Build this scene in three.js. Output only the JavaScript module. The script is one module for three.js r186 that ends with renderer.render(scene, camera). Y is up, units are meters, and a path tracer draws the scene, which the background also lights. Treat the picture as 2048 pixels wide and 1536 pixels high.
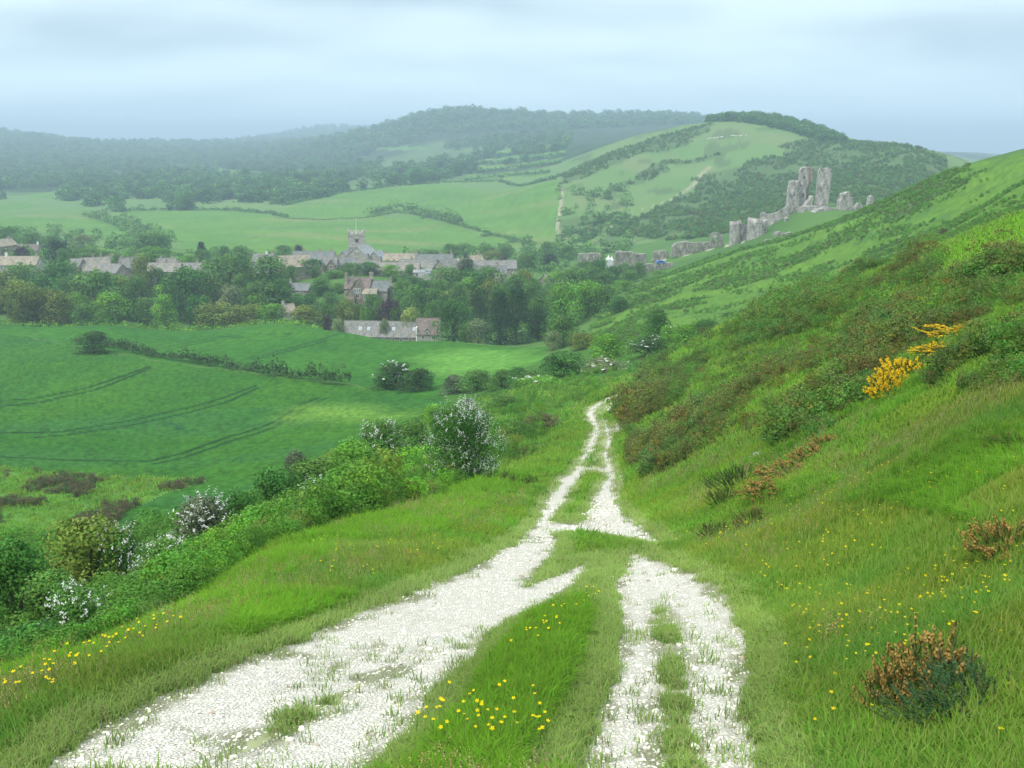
import * as THREE from 'three';
import { mergeGeometries } from 'three/addons/utils/BufferGeometryUtils.js';

// ------------------------------------------------------------------ camera, sky, sun, exposure
const scene = new THREE.Scene();
const EYE = 70;                                   // height of the eye above the valley datum, metres
const TH = Math.atan(498 / 2000);                 // how far the lens is tipped down
const camera = new THREE.PerspectiveCamera(2 * Math.atan(768 / 2000) * 180 / Math.PI, 4 / 3, 0.1, 40000);
camera.position.set(0, EYE, 0);
camera.rotation.x = -TH;
scene.add(camera);

const renderer = new THREE.WebGLRenderer({ antialias: true });
renderer.setSize(1024, 768);
renderer.toneMapping = THREE.LinearToneMapping;
renderer.toneMappingExposure = 1.75;
renderer.shadowMap.enabled = true;

// ------------------------------------------------------------------ numbers
function rng(seed) {
  let s = seed >>> 0;
  return () => { s = (s + 0x6d2b79f5) | 0; let t = Math.imul(s ^ (s >>> 15), 1 | s); t = (t + Math.imul(t ^ (t >>> 7), 61 | t)) ^ t; return ((t ^ (t >>> 14)) >>> 0) / 4294967296; };
}
function hash2(ix, iy) { let h = (Math.imul(ix, 374761393) + Math.imul(iy, 668265263)) | 0; h = Math.imul(h ^ (h >>> 13), 1274126177); return ((h ^ (h >>> 16)) >>> 0) / 4294967296; }
function vn(x, y) {                                // smooth value noise, -1 .. 1
  const ix = Math.floor(x), iy = Math.floor(y), fx = x - ix, fy = y - iy, u = fx * fx * (3 - 2 * fx), v = fy * fy * (3 - 2 * fy);
  const a = hash2(ix, iy), b = hash2(ix + 1, iy), c = hash2(ix, iy + 1), d = hash2(ix + 1, iy + 1);
  return (a + (b - a) * u + (c - a) * v + (a - b - c + d) * u * v) * 2 - 1;
}
function fbm(x, y, o = 4) { let s = 0, a = 0.5; for (let i = 0; i < o; i++) { s += a * vn(x, y); x = x * 2.03 + 17.3; y = y * 2.03 - 9.1; a *= 0.5; } return s; }
const clamp = (x, a, b) => Math.min(b, Math.max(a, x));
const sstep = (a, b, x) => { const t = clamp((x - a) / (b - a), 0, 1); return t * t * (3 - 2 * t); };
const mixc = (a, b, t) => [a[0] + (b[0] - a[0]) * t, a[1] + (b[1] - a[1]) * t, a[2] + (b[2] - a[2]) * t];

// ------------------------------------------------------------------ overcast sky
{
  const W = 1024, Hh = 512, data = new Float32Array(W * Hh * 4);
  for (let r = 0; r < Hh; r++) {
    const up = ((r + 0.5) / Hh - 0.5) * Math.PI, y = Math.sin(up);
    for (let c = 0; c < W; c++) {
      const az = ((c + 0.5) / W - 0.5) * 2 * Math.PI, x = Math.cos(az) * Math.cos(up), z = Math.sin(az) * Math.cos(up);
      let col;
      if (y <= 0) col = [0.10, 0.16, 0.08];
      else {
        const k = 1 / (y + 0.16), n = fbm(x * k * 0.9 + 5.2, z * k * 1.5 + 1.7, 5), n2 = fbm(x * k * 2.4 - 3, z * k * 4.0, 4);
        const t = clamp(0.5 + 1.35 * n + 0.25 * n2, 0, 1);
        const e = up * 180 / Math.PI;
        let dark = [0.385, 0.52, 0.62], light = [0.60, 0.755, 0.825];
        const low = sstep(7, 1.0, e);              // paler towards the horizon
        col = mixc(mixc(dark, light, t), [0.54, 0.72, 0.82], 0.65 * low);
        const z0 = sstep(0.12, 0.95, y), g = 0.80 * (1 + 1.0 * z0);   // an overcast sky is brighter overhead
        col = mixc(col, [0.64, 0.70, 0.76], 0.8 * z0).map((q) => q * g);
      }
      const o = (r * W + c) * 4; data[o] = col[0]; data[o + 1] = col[1]; data[o + 2] = col[2]; data[o + 3] = 1;
    }
  }
  const sky = new THREE.DataTexture(data, W, Hh, THREE.RGBAFormat, THREE.FloatType);
  sky.mapping = THREE.EquirectangularReflectionMapping; sky.magFilter = THREE.LinearFilter; sky.needsUpdate = true;
  scene.background = sky; scene.environment = sky;
}
const sun = new THREE.DirectionalLight(new THREE.Color(1, 0.95, 0.86), 1.5);
sun.position.set(-260, 490, 210); sun.target.position.set(0, 0, 0);
sun.castShadow = true; sun.shadow.radius = 26; sun.shadow.mapSize.set(4096, 4096);
Object.assign(sun.shadow.camera, { left: -700, right: 700, top: 700, bottom: -900, near: 1, far: 3000 });
scene.add(sun, sun.target);
scene.fog = new THREE.FogExp2(new THREE.Color(0.68, 0.86, 1.0), 0.00031);

// ------------------------------------------------------------------ naming
const used = new Map();
function numbered(name) { const n = used.get(name) ?? 0; used.set(name, n + 1); return n ? `${name}_${String(n).padStart(3, '0')}` : name; }
function tag(o, label, category, group, kind) {
  if (label) o.userData.label = label;
  if (category) o.userData.category = category;
  if (group) o.userData.group = group;
  if (kind) o.userData.kind = kind;
  return o;
}
function shade(o) { o.castShadow = true; o.receiveShadow = true; return o; }
function part(name, geo, mat, parent, label) { const m = shade(new THREE.Mesh(geo, mat)); m.name = name; if (label) m.userData.label = label; parent.add(m); return m; }
function thing(name, label, category, group) { const o = new THREE.Group(); o.name = numbered(name); tag(o, label, category, group); scene.add(o); return o; }
function single(name, geo, mat, label, category, group, kind) { const m = shade(new THREE.Mesh(geo, mat)); m.name = numbered(name); tag(m, label, category, group, kind); scene.add(m); return m; }
// ------------------------------------------------------------------ the lie of the land
// Surveyed spots: sight line (px, py on a 2048 x 1536 plate) and forward distance in metres; a thin-plate surface runs through them.
const CT = Math.cos(TH), ST = Math.sin(TH);
function sight(px, py) { const u = (px - 1024) / 2000, v = (768 - py) / 2000, k = CT + v * ST; return [u / k, (v * CT - ST) / k]; }
const SPOTS = [
  // the track
  [1300, 1536, 4.5], [1250, 1400, 5.9], [1240, 1300, 7.5], [1220, 1200, 10.3], [1180, 1120, 14.8], [1150, 1060, 21.5], [1160, 1000, 34], [1190, 950, 46], [1200, 900, 60], [1210, 850, 76], [1215, 800, 96], [1285, 768, 114],
  [100, 1536, 4.6], [400, 1450, 5.4], [700, 1290, 8], [950, 1150, 13], [1080, 1050, 22],
  // edge of the left verge
  [0, 1390, 6.3], [200, 1310, 7.8], [340, 1250, 9.3], [480, 1170, 12.3], [600, 1095, 17], [800, 1035, 26], [950, 985, 36], [1080, 925, 52],
  // the bank that falls away on the left
  [-250, 1480, 7.5], [0, 1420, 10], [180, 1370, 12], [0, 1330, 16], [200, 1280, 20], [400, 1180, 25], [600, 1110, 35], [0, 1190, 40], [300, 1120, 50], [600, 1030, 60], [800, 985, 52], [850, 930, 75], [0, 1120, 70], [300, 1100, 72], [600, 985, 88], [-300, 1300, 30],
  [1000, 905, 68], [1050, 855, 85], [1000, 805, 115], [900, 855, 105], [1100, 772, 130], [1200, 745, 150], [1300, 700, 165], [1080, 745, 190], [780, 905, 108],
  // rough corner and crop fields
  [0, 1000, 108], [400, 1000, 108], [250, 1060, 94], [0, 940, 128], [0, 900, 150], [500, 900, 142], [620, 940, 116], [880, 820, 152], [0, 800, 200], [500, 800, 192], [0, 700, 265], [300, 725, 243], [700, 772, 200], [920, 800, 168],
  [400, 690, 283], [200, 650, 328], [700, 690, 283], [900, 720, 240], [1080, 720, 215], [800, 750, 215], [600, 648, 322], [0, 648, 335], [700, 664, 303], [870, 681, 285], [-400, 660, 330], [-400, 900, 150],
  [700, 690, 345], [870, 690, 330], [400, 655, 360], [100, 655, 370],
  // valley floor and village
  [1024, 692, 278], [1150, 660, 300], [200, 562, 430], [500, 562, 440], [860, 585, 400], [700, 597, 375], [712, 535, 540], [950, 550, 480], [1200, 545, 480], [-400, 560, 430],
  // fields behind the village
  [400, 500, 620], [300, 445, 850], [650, 475, 720], [850, 435, 900], [900, 370, 1150], [1100, 365, 1150], [1100, 470, 750], [560, 430, 950], [250, 420, 1000], [0, 440, 850], [100, 475, 700], [-400, 460, 700],
  // woods, then the far ridges
  [200, 385, 1300], [500, 355, 1600], [800, 325, 1900], [100, 335, 2000], [500, 320, 2400], [800, 290, 2300], [1050, 300, 1700], [1000, 340, 1400], [-500, 340, 2000],
  [0, 267, 3600], [100, 276, 3600], [200, 290, 3600], [300, 287, 3600], [420, 290, 3600], [500, 292, 3500], [640, 285, 3000],
  [540, 276, 5200], [640, 252, 5200], [720, 256, 5200], [460, 290, 5200], [-500, 270, 3600],
  [760, 262, 2700], [820, 240, 2700], [890, 225, 2700], [960, 227, 2700], [1050, 236, 2600], [1150, 248, 2500], [1250, 255, 2300], [1330, 250, 2300],
  [0, 330, 5500], [200, 330, 6000], [900, 290, 4500], [1200, 300, 4000], [600, 330, 8000], [-500, 330, 7000],
  [1250, 252, 3300], [1330, 237, 3300], [1390, 243, 3300], [1500, 262, 3300], [1700, 300, 3400], [1850, 312, 3500], [1900, 306, 3500], [1960, 305, 3500], [2060, 318, 3500], [2500, 318, 3500], [1900, 380, 6000], [1400, 300, 5500],
  // the hill behind the castle
  [1250, 278, 1250], [1400, 247, 1180], [1450, 240, 1150], [1530, 240, 1130], [1600, 255, 1080], [1680, 283, 1000], [1760, 290, 940], [1830, 300, 880], [1862, 316, 815], [1885, 335, 800], [1910, 352, 790], [1950, 375, 780], [2060, 400, 760], [2500, 420, 800],
  [1250, 310, 1020], [1130, 385, 880], [1150, 430, 780], [1250, 400, 850], [1400, 380, 850], [1350, 320, 1000], [1600, 300, 950], [1700, 335, 850], [1700, 385, 690], [1500, 425, 680], [1350, 455, 680], [1250, 475, 680], [1800, 360, 740], [1880, 375, 700],
  [1500, 300, 1600], [1700, 330, 1500], [1850, 370, 1300],
  // castle mound
  [1620, 413, 475], [1580, 424, 468], [1650, 410, 480], [1660, 413, 468], [1690, 420, 470], [1750, 410, 470], [1560, 445, 468], [1500, 480, 452], [1400, 503, 465], [1300, 527, 480], [1340, 500, 510], [1430, 486, 500], [1620, 450, 425], [1540, 480, 425], [1600, 430, 550], [1450, 470, 580], [1720, 420, 560],
  // the smooth flank on the right
  [2048, 308, 262], [1960, 326, 285], [1890, 343, 305], [1820, 382, 320], [1750, 414, 335], [1660, 453, 352], [1560, 484, 368], [1480, 494, 390], [1380, 533, 400], [1340, 548, 405],
  [2400, 240, 240], [2400, 330, 170], [2000, 360, 360], [1850, 410, 395], [1700, 470, 405], [1560, 505, 412],
  [2048, 370, 195], [1900, 450, 222], [1700, 520, 240], [1500, 580, 252], [1400, 622, 238], [1250, 660, 238], [1300, 590, 310], [1220, 610, 320],
  [2048, 432, 148], [1900, 486, 158], [1800, 526, 165], [1600, 603, 178], [1430, 664, 190], [2400, 420, 130],
  [2048, 485, 100], [1900, 545, 108], [1750, 602, 120], [1600, 652, 130], [1450, 712, 142], [2400, 440, 95],
  // the near hillside
  [2048, 432, 62], [1900, 491, 72], [1750, 546, 80], [1600, 601, 90], [1430, 663, 102], [1340, 728, 111],
  [2048, 1000, 8.7], [2048, 1250, 5.6], [1800, 1400, 5.1], [1550, 1450, 5], [1700, 1200, 8.4], [1500, 1200, 9.5], [1450, 1100, 13.2], [1400, 1000, 22], [1350, 950, 33], [1320, 880, 53], [1290, 820, 82],
  [2048, 800, 13], [2048, 700, 18], [2048, 600, 27], [2048, 500, 44], [1800, 900, 15], [1800, 750, 24], [1800, 620, 46], [1600, 950, 17.8], [1600, 800, 30], [1600, 685, 60], [1450, 850, 34], [1450, 745, 63], [1360, 800, 62], [2500, 700, 15], [2500, 420, 50], [2500, 1000, 8],
];
const KA = 1.6, EH = 1.65;
const tps = (() => {
  const N = SPOTS.length, A = [], B = [], V = [];
  for (const [px, py, d] of SPOTS) { const [a, s] = sight(px, py); A.push(a * KA); B.push(Math.log(d)); V.push((s * d + EH) / d); }
  A.push(0, -0.9 * KA, 0.9 * KA); B.push(Math.log(1), Math.log(1), Math.log(1)); V.push(-0.34, -0.42, -0.2);
  const n = A.length, M = n + 3, m = new Float64Array(M * (M + 1));
  const U = (r2) => (r2 < 1e-12 ? 0 : 0.5 * r2 * Math.log(r2));
  for (let i = 0; i < n; i++) {
    const o = i * (M + 1);
    for (let j = 0; j < n; j++) m[o + j] = U((A[i] - A[j]) ** 2 + (B[i] - B[j]) ** 2);
    m[o + i] += 0.0012;
    m[o + n] = 1; m[o + n + 1] = A[i]; m[o + n + 2] = B[i]; m[o + M] = V[i];
    m[n * (M + 1) + i] = 1; m[(n + 1) * (M + 1) + i] = A[i]; m[(n + 2) * (M + 1) + i] = B[i];
  }
  for (let c = 0; c < M; c++) {
    let p = c; for (let r = c + 1; r < M; r++) if (Math.abs(m[r * (M + 1) + c]) > Math.abs(m[p * (M + 1) + c])) p = r;
    if (p !== c) for (let k = c; k <= M; k++) { const t = m[c * (M + 1) + k]; m[c * (M + 1) + k] = m[p * (M + 1) + k]; m[p * (M + 1) + k] = t; }
    const d = m[c * (M + 1) + c];
    for (let r = c + 1; r < M; r++) { const f = m[r * (M + 1) + c] / d; if (f) for (let k = c; k <= M; k++) m[r * (M + 1) + k] -= f * m[c * (M + 1) + k]; }
  }
  const w = new Float64Array(M);
  for (let r = M - 1; r >= 0; r--) { let s = m[r * (M + 1) + M]; for (let k = r + 1; k < M; k++) s -= m[r * (M + 1) + k] * w[k]; w[r] = s / m[r * (M + 1) + r]; }
  return (a, b) => { let s = w[n] + w[n + 1] * a + w[n + 2] * b; for (let i = 0; i < n; i++) s += w[i] * U((a - A[i]) ** 2 + (b - B[i]) ** 2); return s; };
})();
const GA0 = -1.25, GA1 = 1.25, GB0 = Math.log(0.7), GB1 = Math.log(13000), GN = 220, GM = 420;
const grid = new Float64Array((GN + 1) * (GM + 1));
for (let j = 0; j <= GM; j++) for (let i = 0; i <= GN; i++) grid[j * (GN + 1) + i] = tps((GA0 + (GA1 - GA0) * i / GN) * KA, GB0 + (GB1 - GB0) * j / GM);
const cub = (p, q, r, s, t) => q + 0.5 * t * (r - p + t * (2 * p - 5 * q + 4 * r - s + t * (3 * (q - r) + s - p)));
function baseH(x, d) {                             // height above the eye (negative: below), from the survey alone
  d = Math.max(d, 0.75);
  const a = clamp(x / d, GA0, GA1), b = Math.min(Math.log(d), GB1);
  const fi = clamp((a - GA0) / (GA1 - GA0) * GN, 1, GN - 2.001), fj = clamp((b - GB0) / (GB1 - GB0) * GM, 1, GM - 2.001), i = Math.floor(fi), j = Math.floor(fj), s = fi - i, t = fj - j;
  const row = (k) => { const o = k * (GN + 1) + i; return cub(grid[o - 1], grid[o], grid[o + 1], grid[o + 2], s); };
  return cub(row(j - 1), row(j), row(j + 1), row(j + 2), t) * d - EH;
}
// where a sight line meets the ground: [x, z, d]
function hit(px, py, d0 = 2, dMax = 9000) {
  const [a, s] = sight(px, py);
  let last = d0;
  for (let d = d0; d < dMax; d *= 1.006) {
    if (s * d <= baseH(a * d, d)) {
      let lo = last, hi = d;
      for (let k = 0; k < 14; k++) { const m = (lo + hi) / 2; if (s * m <= baseH(a * m, m)) hi = m; else lo = m; }
      return [a * hi, -hi, hi];
    }
    last = d;
  }
  return null;
}
function at(px, py, d) { const [a, s] = sight(px, py); return new THREE.Vector3(a * d, EYE + s * d, -d); }
const pxm = (d) => d / 2000 * 1.02;                // metres per plate pixel at a distance (roughly)
// ------------------------------------------------------------------ patches of ground, in metres on the map
function patch(list) {                             // corners seen at (px, py), or at (px, py) and a distance
  const pts = [];
  for (const [px, py, d] of list) {
    if (d) pts.push([sight(px, py)[0] * d, -d]);
    else { const h = hit(px, py); if (h) pts.push([h[0], h[1]]); }
  }
  const xs = pts.map((p) => p[0]), zs = pts.map((p) => p[1]);
  return { pts, x0: Math.min(...xs), x1: Math.max(...xs), z0: Math.min(...zs), z1: Math.max(...zs) };
}
function inside(P, x, z) {
  if (x < P.x0 || x > P.x1 || z < P.z0 || z > P.z1) return false;
  let c = false; const p = P.pts;
  for (let i = 0, j = p.length - 1; i < p.length; j = i++) if ((p[i][1] > z) !== (p[j][1] > z) && x < (p[j][0] - p[i][0]) * (z - p[i][1]) / (p[j][1] - p[i][1]) + p[i][0]) c = !c;
  return c;
}
function segDist(x, z, a, b) { const dx = b[0] - a[0], dz = b[1] - a[1], t = clamp(((x - a[0]) * dx + (z - a[1]) * dz) / (dx * dx + dz * dz + 1e-9), 0, 1); return [Math.hypot(x - a[0] - t * dx, z - a[1] - t * dz), t]; }
function signedDist(P, x, z, reach) {              // negative inside; capped at reach
  if (x < P.x0 - reach || x > P.x1 + reach || z < P.z0 - reach || z > P.z1 + reach) return reach;
  let m = reach; const p = P.pts;
  for (let i = 0, j = p.length - 1; i < p.length; j = i++) { const d = segDist(x, z, p[j], p[i])[0]; if (d < m) m = d; }
  return inside(P, x, z) ? -m : m;
}
function lane(list) {                              // a worn line: (px, py, half width in plate pixels)
  const pts = [], ws = [];
  for (const [px, py, w, d] of list) { const h = d ? [sight(px, py)[0] * d, -d, d] : hit(px, py); if (!h) continue; pts.push([h[0], h[1]]); ws.push(w * pxm(h[2])); }
  const xs = pts.map((p) => p[0]), zs = pts.map((p) => p[1]);
  return { pts, ws, x0: Math.min(...xs), x1: Math.max(...xs), z0: Math.min(...zs), z1: Math.max(...zs) };
}
function laneDist(L, x, z, reach) {                // distance outside the worn width, negative on it
  if (x < L.x0 - reach - 2 || x > L.x1 + reach + 2 || z < L.z0 - reach - 2 || z > L.z1 + reach + 2) return reach;
  let m = reach;
  for (let i = 0; i + 1 < L.pts.length; i++) { const [d, t] = segDist(x, z, L.pts[i], L.pts[i + 1]); const e = d - (L.ws[i] + (L.ws[i + 1] - L.ws[i]) * t); if (e < m) m = e; }
  return m;
}
// chalk: the wide left track, the right track with its turf median, the junction, the ruts beyond
const CHALK = [
  patch([[60, 1560], [180, 1455], [330, 1388], [500, 1312], [650, 1252], [800, 1196], [930, 1138], [1010, 1092], [1065, 1052], [1100, 1052], [1122, 1080], [1116, 1102], [1078, 1142], [1050, 1172], [1130, 1138], [1186, 1112], [1180, 1140], [1120, 1190], [1040, 1228], [985, 1264], [905, 1345], [845, 1430], [780, 1490], [710, 1560]]),
  patch([[1145, 1560], [1195, 1450], [1228, 1350], [1240, 1250], [1236, 1170], [1252, 1108], [1282, 1106], [1350, 1132], [1420, 1166], [1462, 1212], [1490, 1262], [1500, 1330], [1485, 1400], [1500, 1470], [1525, 1560]]),
  patch([[1060, 1062], [1088, 1002], [1118, 966], [1150, 950], [1165, 952], [1138, 985], [1112, 1030], [1110, 1046], [1158, 1046], [1166, 1030], [1186, 1002], [1202, 964], [1226, 952], [1232, 985], [1242, 1012], [1262, 1036], [1302, 1060], [1330, 1088], [1296, 1086], [1240, 1076], [1190, 1069], [1130, 1064]]),
];
const MEDIAN = lane([[1372, 1560, 32], [1352, 1440, 28], [1346, 1350, 22], [1336, 1270, 17], [1322, 1215, 9], [1315, 1195, 3]]);
const STREAKS = [lane([[470, 1500, 40], [600, 1425, 34], [700, 1370, 22], [790, 1330, 14], [860, 1290, 6]]), lane([[560, 1380, 12], [680, 1320, 9], [760, 1290, 4]])];
const RUTS = [
  lane([[1125, 962, 20.8], [1155, 944, 11.7], [1160, 922, 9.8], [1180, 893, 9.8], [1189, 872, 10.4], [1196, 855, 9.1], [1186, 840, 7.8], [1178, 828, 9.1], [1190, 812, 10.4], [1218, 797, 14.3], [1250, 788, 11.7], [1278, 779, 10.4], [1300, 768, 10.4]]),
  lane([[1226, 958, 10.4], [1217, 932, 10.4], [1210, 906, 7.8], [1219, 880, 7.8], [1216, 858, 7.8], [1208, 842, 5.2]]),
  lane([[1196, 872, 5.2], [1208, 870, 5.2], [1219, 872, 5.2]]), lane([[1166, 925, 5.2], [1196, 914, 6.5], [1212, 916, 7.8]]), lane([[1184, 946, 5.2], [1180, 934, 5.2]]), lane([[1206, 948, 5.2], [1198, 934, 5.2]]),
  lane([[1212, 826, 5.2], [1222, 806, 5.2]]), lane([[1236, 868, 5.2], [1232, 845, 3.9]]),
];
function chalkDist(x, z) {                         // < 0 on bare chalk
  const d = -z; if (d > 135 || d < 0.5) return 9;
  let m = 9;
  for (const P of CHALK) m = Math.min(m, signedDist(P, x, z, 3));
  for (const L of RUTS) m = Math.min(m, laneDist(L, x, z, 3));
  if (m > 2) return m;
  m = Math.max(m, -laneDist(MEDIAN, x, z, 3) * 1);
  for (const L of STREAKS) m = Math.max(m, -laneDist(L, x, z, 3) - 0.06);
  return m;
}
const chalkEdge = (x, z, d) => { const k = clamp(0.04 + d * 0.0032, 0.04, 0.3); return k * (1.2 * fbm(x * 2.1, z * 2.1, 3) + 1.5 * fbm(x * 7.5, z * 7.5, 2)); };

const VERGE = [[-300, 1500, 5], [0, 1390, 6.3], [200, 1310, 7.8], [340, 1250, 9.3], [480, 1170, 12.3], [600, 1095, 17], [800, 1035, 26], [950, 985, 36], [1030, 945, 46], [1085, 900, 60], [1130, 850, 76], [1170, 800, 96], [1230, 770, 118], [1290, 745, 140]];
const LEFT_SCRUB = patch([...VERGE, [1250, 700, 175], [1080, 735, 205], [1000, 770, 185], [930, 805, 165], [850, 850, 144], [770, 870, 136], [690, 895, 128], [560, 945, 112], [480, 1010, 98], [240, 1085, 82], [0, 1085, 82], [-300, 1085, 80]]);
const FIELD_A = patch([[-500, 665, 320], [0, 668], [130, 690], [300, 722], [500, 746], [700, 774], [860, 794], [940, 802], [930, 822], [850, 850], [770, 870], [690, 895], [560, 945, 112], [480, 1010, 98], [330, 1062, 88], [240, 1082, 83], [222, 1050], [260, 1015], [330, 985], [410, 962], [300, 958], [150, 952], [0, 938], [-500, 925, 145]]);
const FIELD_B = patch([[-500, 655, 345], [0, 650, 338], [200, 641, 336], [430, 641, 332], [600, 650, 325], [700, 668, 312], [870, 684, 292], [1000, 692, 275], [1092, 706, 245], [1090, 722, 216], [1050, 742, 205], [960, 756, 200], [880, 790, 176], [740, 782, 194], [700, 770], [500, 743], [300, 719], [130, 688], [0, 667], [-500, 664, 322]]);
const PASTURE = [
  patch([[225, 424], [290, 421], [400, 421], [520, 427], [575, 439], [700, 441], [740, 436], [832, 434], [900, 452], [960, 472], [1070, 491], [1000, 502], [760, 530, 600], [380, 505], [340, 475], [270, 442]]),
  patch([[562, 434], [562, 412], [680, 387], [860, 370], [1112, 360], [1120, 400], [1112, 486], [1076, 489], [950, 463], [870, 432], [800, 424], [740, 435], [650, 440]]),
  patch([[-200, 438], [0, 434], [160, 424], [235, 446], [255, 462], [240, 482], [120, 464], [0, 458], [-200, 460]]),
  patch([[215, 351], [300, 340], [318, 342], [240, 356]]), patch([[385, 338], [440, 337], [525, 346], [500, 353], [420, 350]]), patch([[40, 392], [118, 383], [122, 392], [60, 398]]), patch([[0, 412], [52, 404], [70, 414], [0, 426]]),
  patch([[168, 498], [200, 495], [252, 501], [240, 508], [180, 506]]),
  patch([[960, 306], [1130, 288], [1130, 296], [965, 315]]), patch([[950, 332], [1120, 318], [1115, 326], [945, 342]]), patch([[930, 352], [1100, 335], [1095, 350], [930, 362]]), patch([[740, 292], [840, 296], [860, 304], [760, 302]]), patch([[940, 322], [1130, 302], [1128, 310], [935, 330]]),
  patch([[1185, 690], [1180, 665], [1240, 640], [1300, 628], [1330, 632], [1300, 668], [1250, 690], [1210, 705]]),
];
const WEST_SCRUB = [
  patch([[1325, 410], [1400, 362], [1480, 328], [1560, 308], [1640, 288, 1040], [1690, 283, 1030], [1780, 284, 980], [1850, 298, 900], [1905, 335, 830], [1900, 372, 640], [1750, 400, 600], [1620, 440, 590], [1500, 462, 590], [1400, 476], [1270, 480], [1225, 462], [1250, 440]]),
  patch([[1108, 352], [1180, 322], [1260, 292], [1330, 268], [1420, 248], [1415, 262], [1370, 285], [1290, 305], [1230, 335], [1180, 350], [1130, 372]]),
  patch([[1212, 384], [1260, 352], [1320, 330], [1420, 308], [1432, 314], [1350, 334], [1290, 360], [1225, 388]]),
  patch([[1140, 470], [1200, 440], [1250, 425], [1260, 432], [1215, 452], [1180, 486], [1150, 484]]),
];
const COPSE = patch([[1412, 250, 1230], [1440, 246, 1215], [1530, 244, 1190], [1600, 258, 1130], [1660, 280, 1050], [1690, 290, 1000], [1655, 290, 975], [1590, 268, 1040], [1530, 256, 1080], [1470, 252, 1120], [1420, 252, 1160]]);
const FAR_LANES = [
  lane([[1465, 326, 1], [1420, 334, 4], [1400, 350, 5.5], [1385, 372, 4.5], [1362, 388, 3], [1335, 402, 2.2], [1300, 414, 1.6], [1260, 425, 1.2]]),
  lane([[1118, 370, 2], [1126, 385, 2], [1123, 405, 3], [1118, 430, 3], [1116, 448, 3], [1114, 460, 2.5], [1128, 474, 3], [1146, 484, 3]]),
  lane([[1285, 526, 5, 484], [1340, 515, 5, 477], [1400, 502, 5, 469], [1450, 488, 5, 461], [1485, 474, 6, 454]]),
  lane([[1240, 436, 1.6], [1222, 450, 2], [1220, 462, 2]]), lane([[1196, 460, 2], [1198, 470, 2], [1205, 477, 2]]),
];
const GORSE_ZONE = patch([[1252, 822, 80], [1296, 768, 108], [1340, 728, 112], [1430, 663, 103], [1600, 601, 91], [1750, 546, 81], [1850, 512, 76], [1870, 560], [1960, 545], [2048, 530], [2120, 560, 38], [2200, 760, 15], [2048, 775], [1900, 800], [1800, 800], [1720, 835], [1650, 880], [1560, 890], [1480, 860], [1430, 900], [1360, 935], [1290, 960], [1262, 900]]);
const BRIGHT_ZONE = patch([[1850, 560], [1860, 520], [1930, 492], [2060, 445, 60], [2200, 440, 60], [2200, 530, 36], [2048, 520], [1960, 540]]);
const ROUGH = patch([[-500, 930, 140], [0, 940], [150, 954], [300, 960], [410, 964], [330, 987], [262, 1017], [222, 1052], [240, 1084, 82], [0, 1090, 82], [-500, 1090, 82]]);
const FLANK = patch([[2400, 240, 240], [2048, 308, 262], [1890, 343, 305], [1750, 414, 335], [1560, 484, 368], [1480, 494, 390], [1340, 548, 405], [1220, 610, 320], [1180, 640, 290], [1180, 690, 235], [1300, 690, 165], [1340, 735, 120], [1430, 668, 110], [1600, 606, 95], [1750, 552, 86], [1900, 496, 78], [2048, 436, 68], [2400, 420, 60]]);
const FAR_WOOD = patch([[-600, 395, 1150], [0, 398, 1150], [60, 385], [230, 420, 950], [420, 418], [560, 412], [690, 384], [860, 366], [930, 350], [1130, 290, 1500], [1150, 250, 2450], [900, 240, 2600], [700, 300, 2900], [500, 300, 3300], [-600, 300, 3500]]);
const TRAMS = [
  lane([[-40, 806, 3.2], [80, 796, 3], [180, 774, 2.6], [245, 752, 2.2], [300, 733, 1.8]]), lane([[-40, 817, 3.2], [80, 805, 3], [190, 780, 2.6], [250, 757, 2.2], [303, 736, 1.8]]),
  lane([[0, 866, 3.4], [120, 864, 3.4], [250, 843, 3], [380, 815, 3], [450, 795, 2.6], [510, 772, 2]]), lane([[60, 876, 3], [140, 869, 3.4], [265, 850, 3], [390, 822, 3], [460, 802, 2.6], [516, 776, 2]]),
  lane([[0, 914, 3], [170, 922, 3], [300, 922, 3.4], [360, 908, 3.6], [450, 876, 3.4], [520, 856, 3], [560, 838, 2.6], [590, 815, 2.4], [640, 794, 2]]), lane([[310, 928, 3], [372, 914, 3.6], [462, 882, 3.4], [530, 862, 3], [572, 842, 2.6], [604, 820, 2.4], [650, 797, 2]]),
  lane([[340, 692, 1.4], [420, 676, 1.2], [500, 668, 1], [580, 668, 0.9]]), lane([[350, 695, 1.4], [428, 680, 1.2], [506, 671, 1]]),
  lane([[490, 717, 1.6], [560, 702, 1.4], [640, 680, 1.1], [690, 666, 1]]), lane([[500, 719, 1.6], [572, 704, 1.4], [650, 683, 1.1]]),
];
const DARK_SPOT = patch([[300, 848], [345, 846], [385, 854], [360, 860], [330, 858]]);
const PALE_SPOT = patch([[560, 850], [580, 815], [640, 806], [760, 818], [830, 826], [800, 840], [690, 842], [600, 842]]);
const PALE_B = patch([[800, 722], [880, 702], [980, 696], [1090, 710, 240], [1090, 724, 216], [1000, 745], [900, 758], [850, 745]]);
const KEEP_MOUND = patch([[1270, 530, 490], [1340, 505, 500], [1430, 480, 520], [1520, 430, 500], [1640, 405, 520], [1760, 400, 500], [1800, 420, 400], [1500, 510, 400], [1380, 545, 405], [1290, 550, 420]]);

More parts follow.
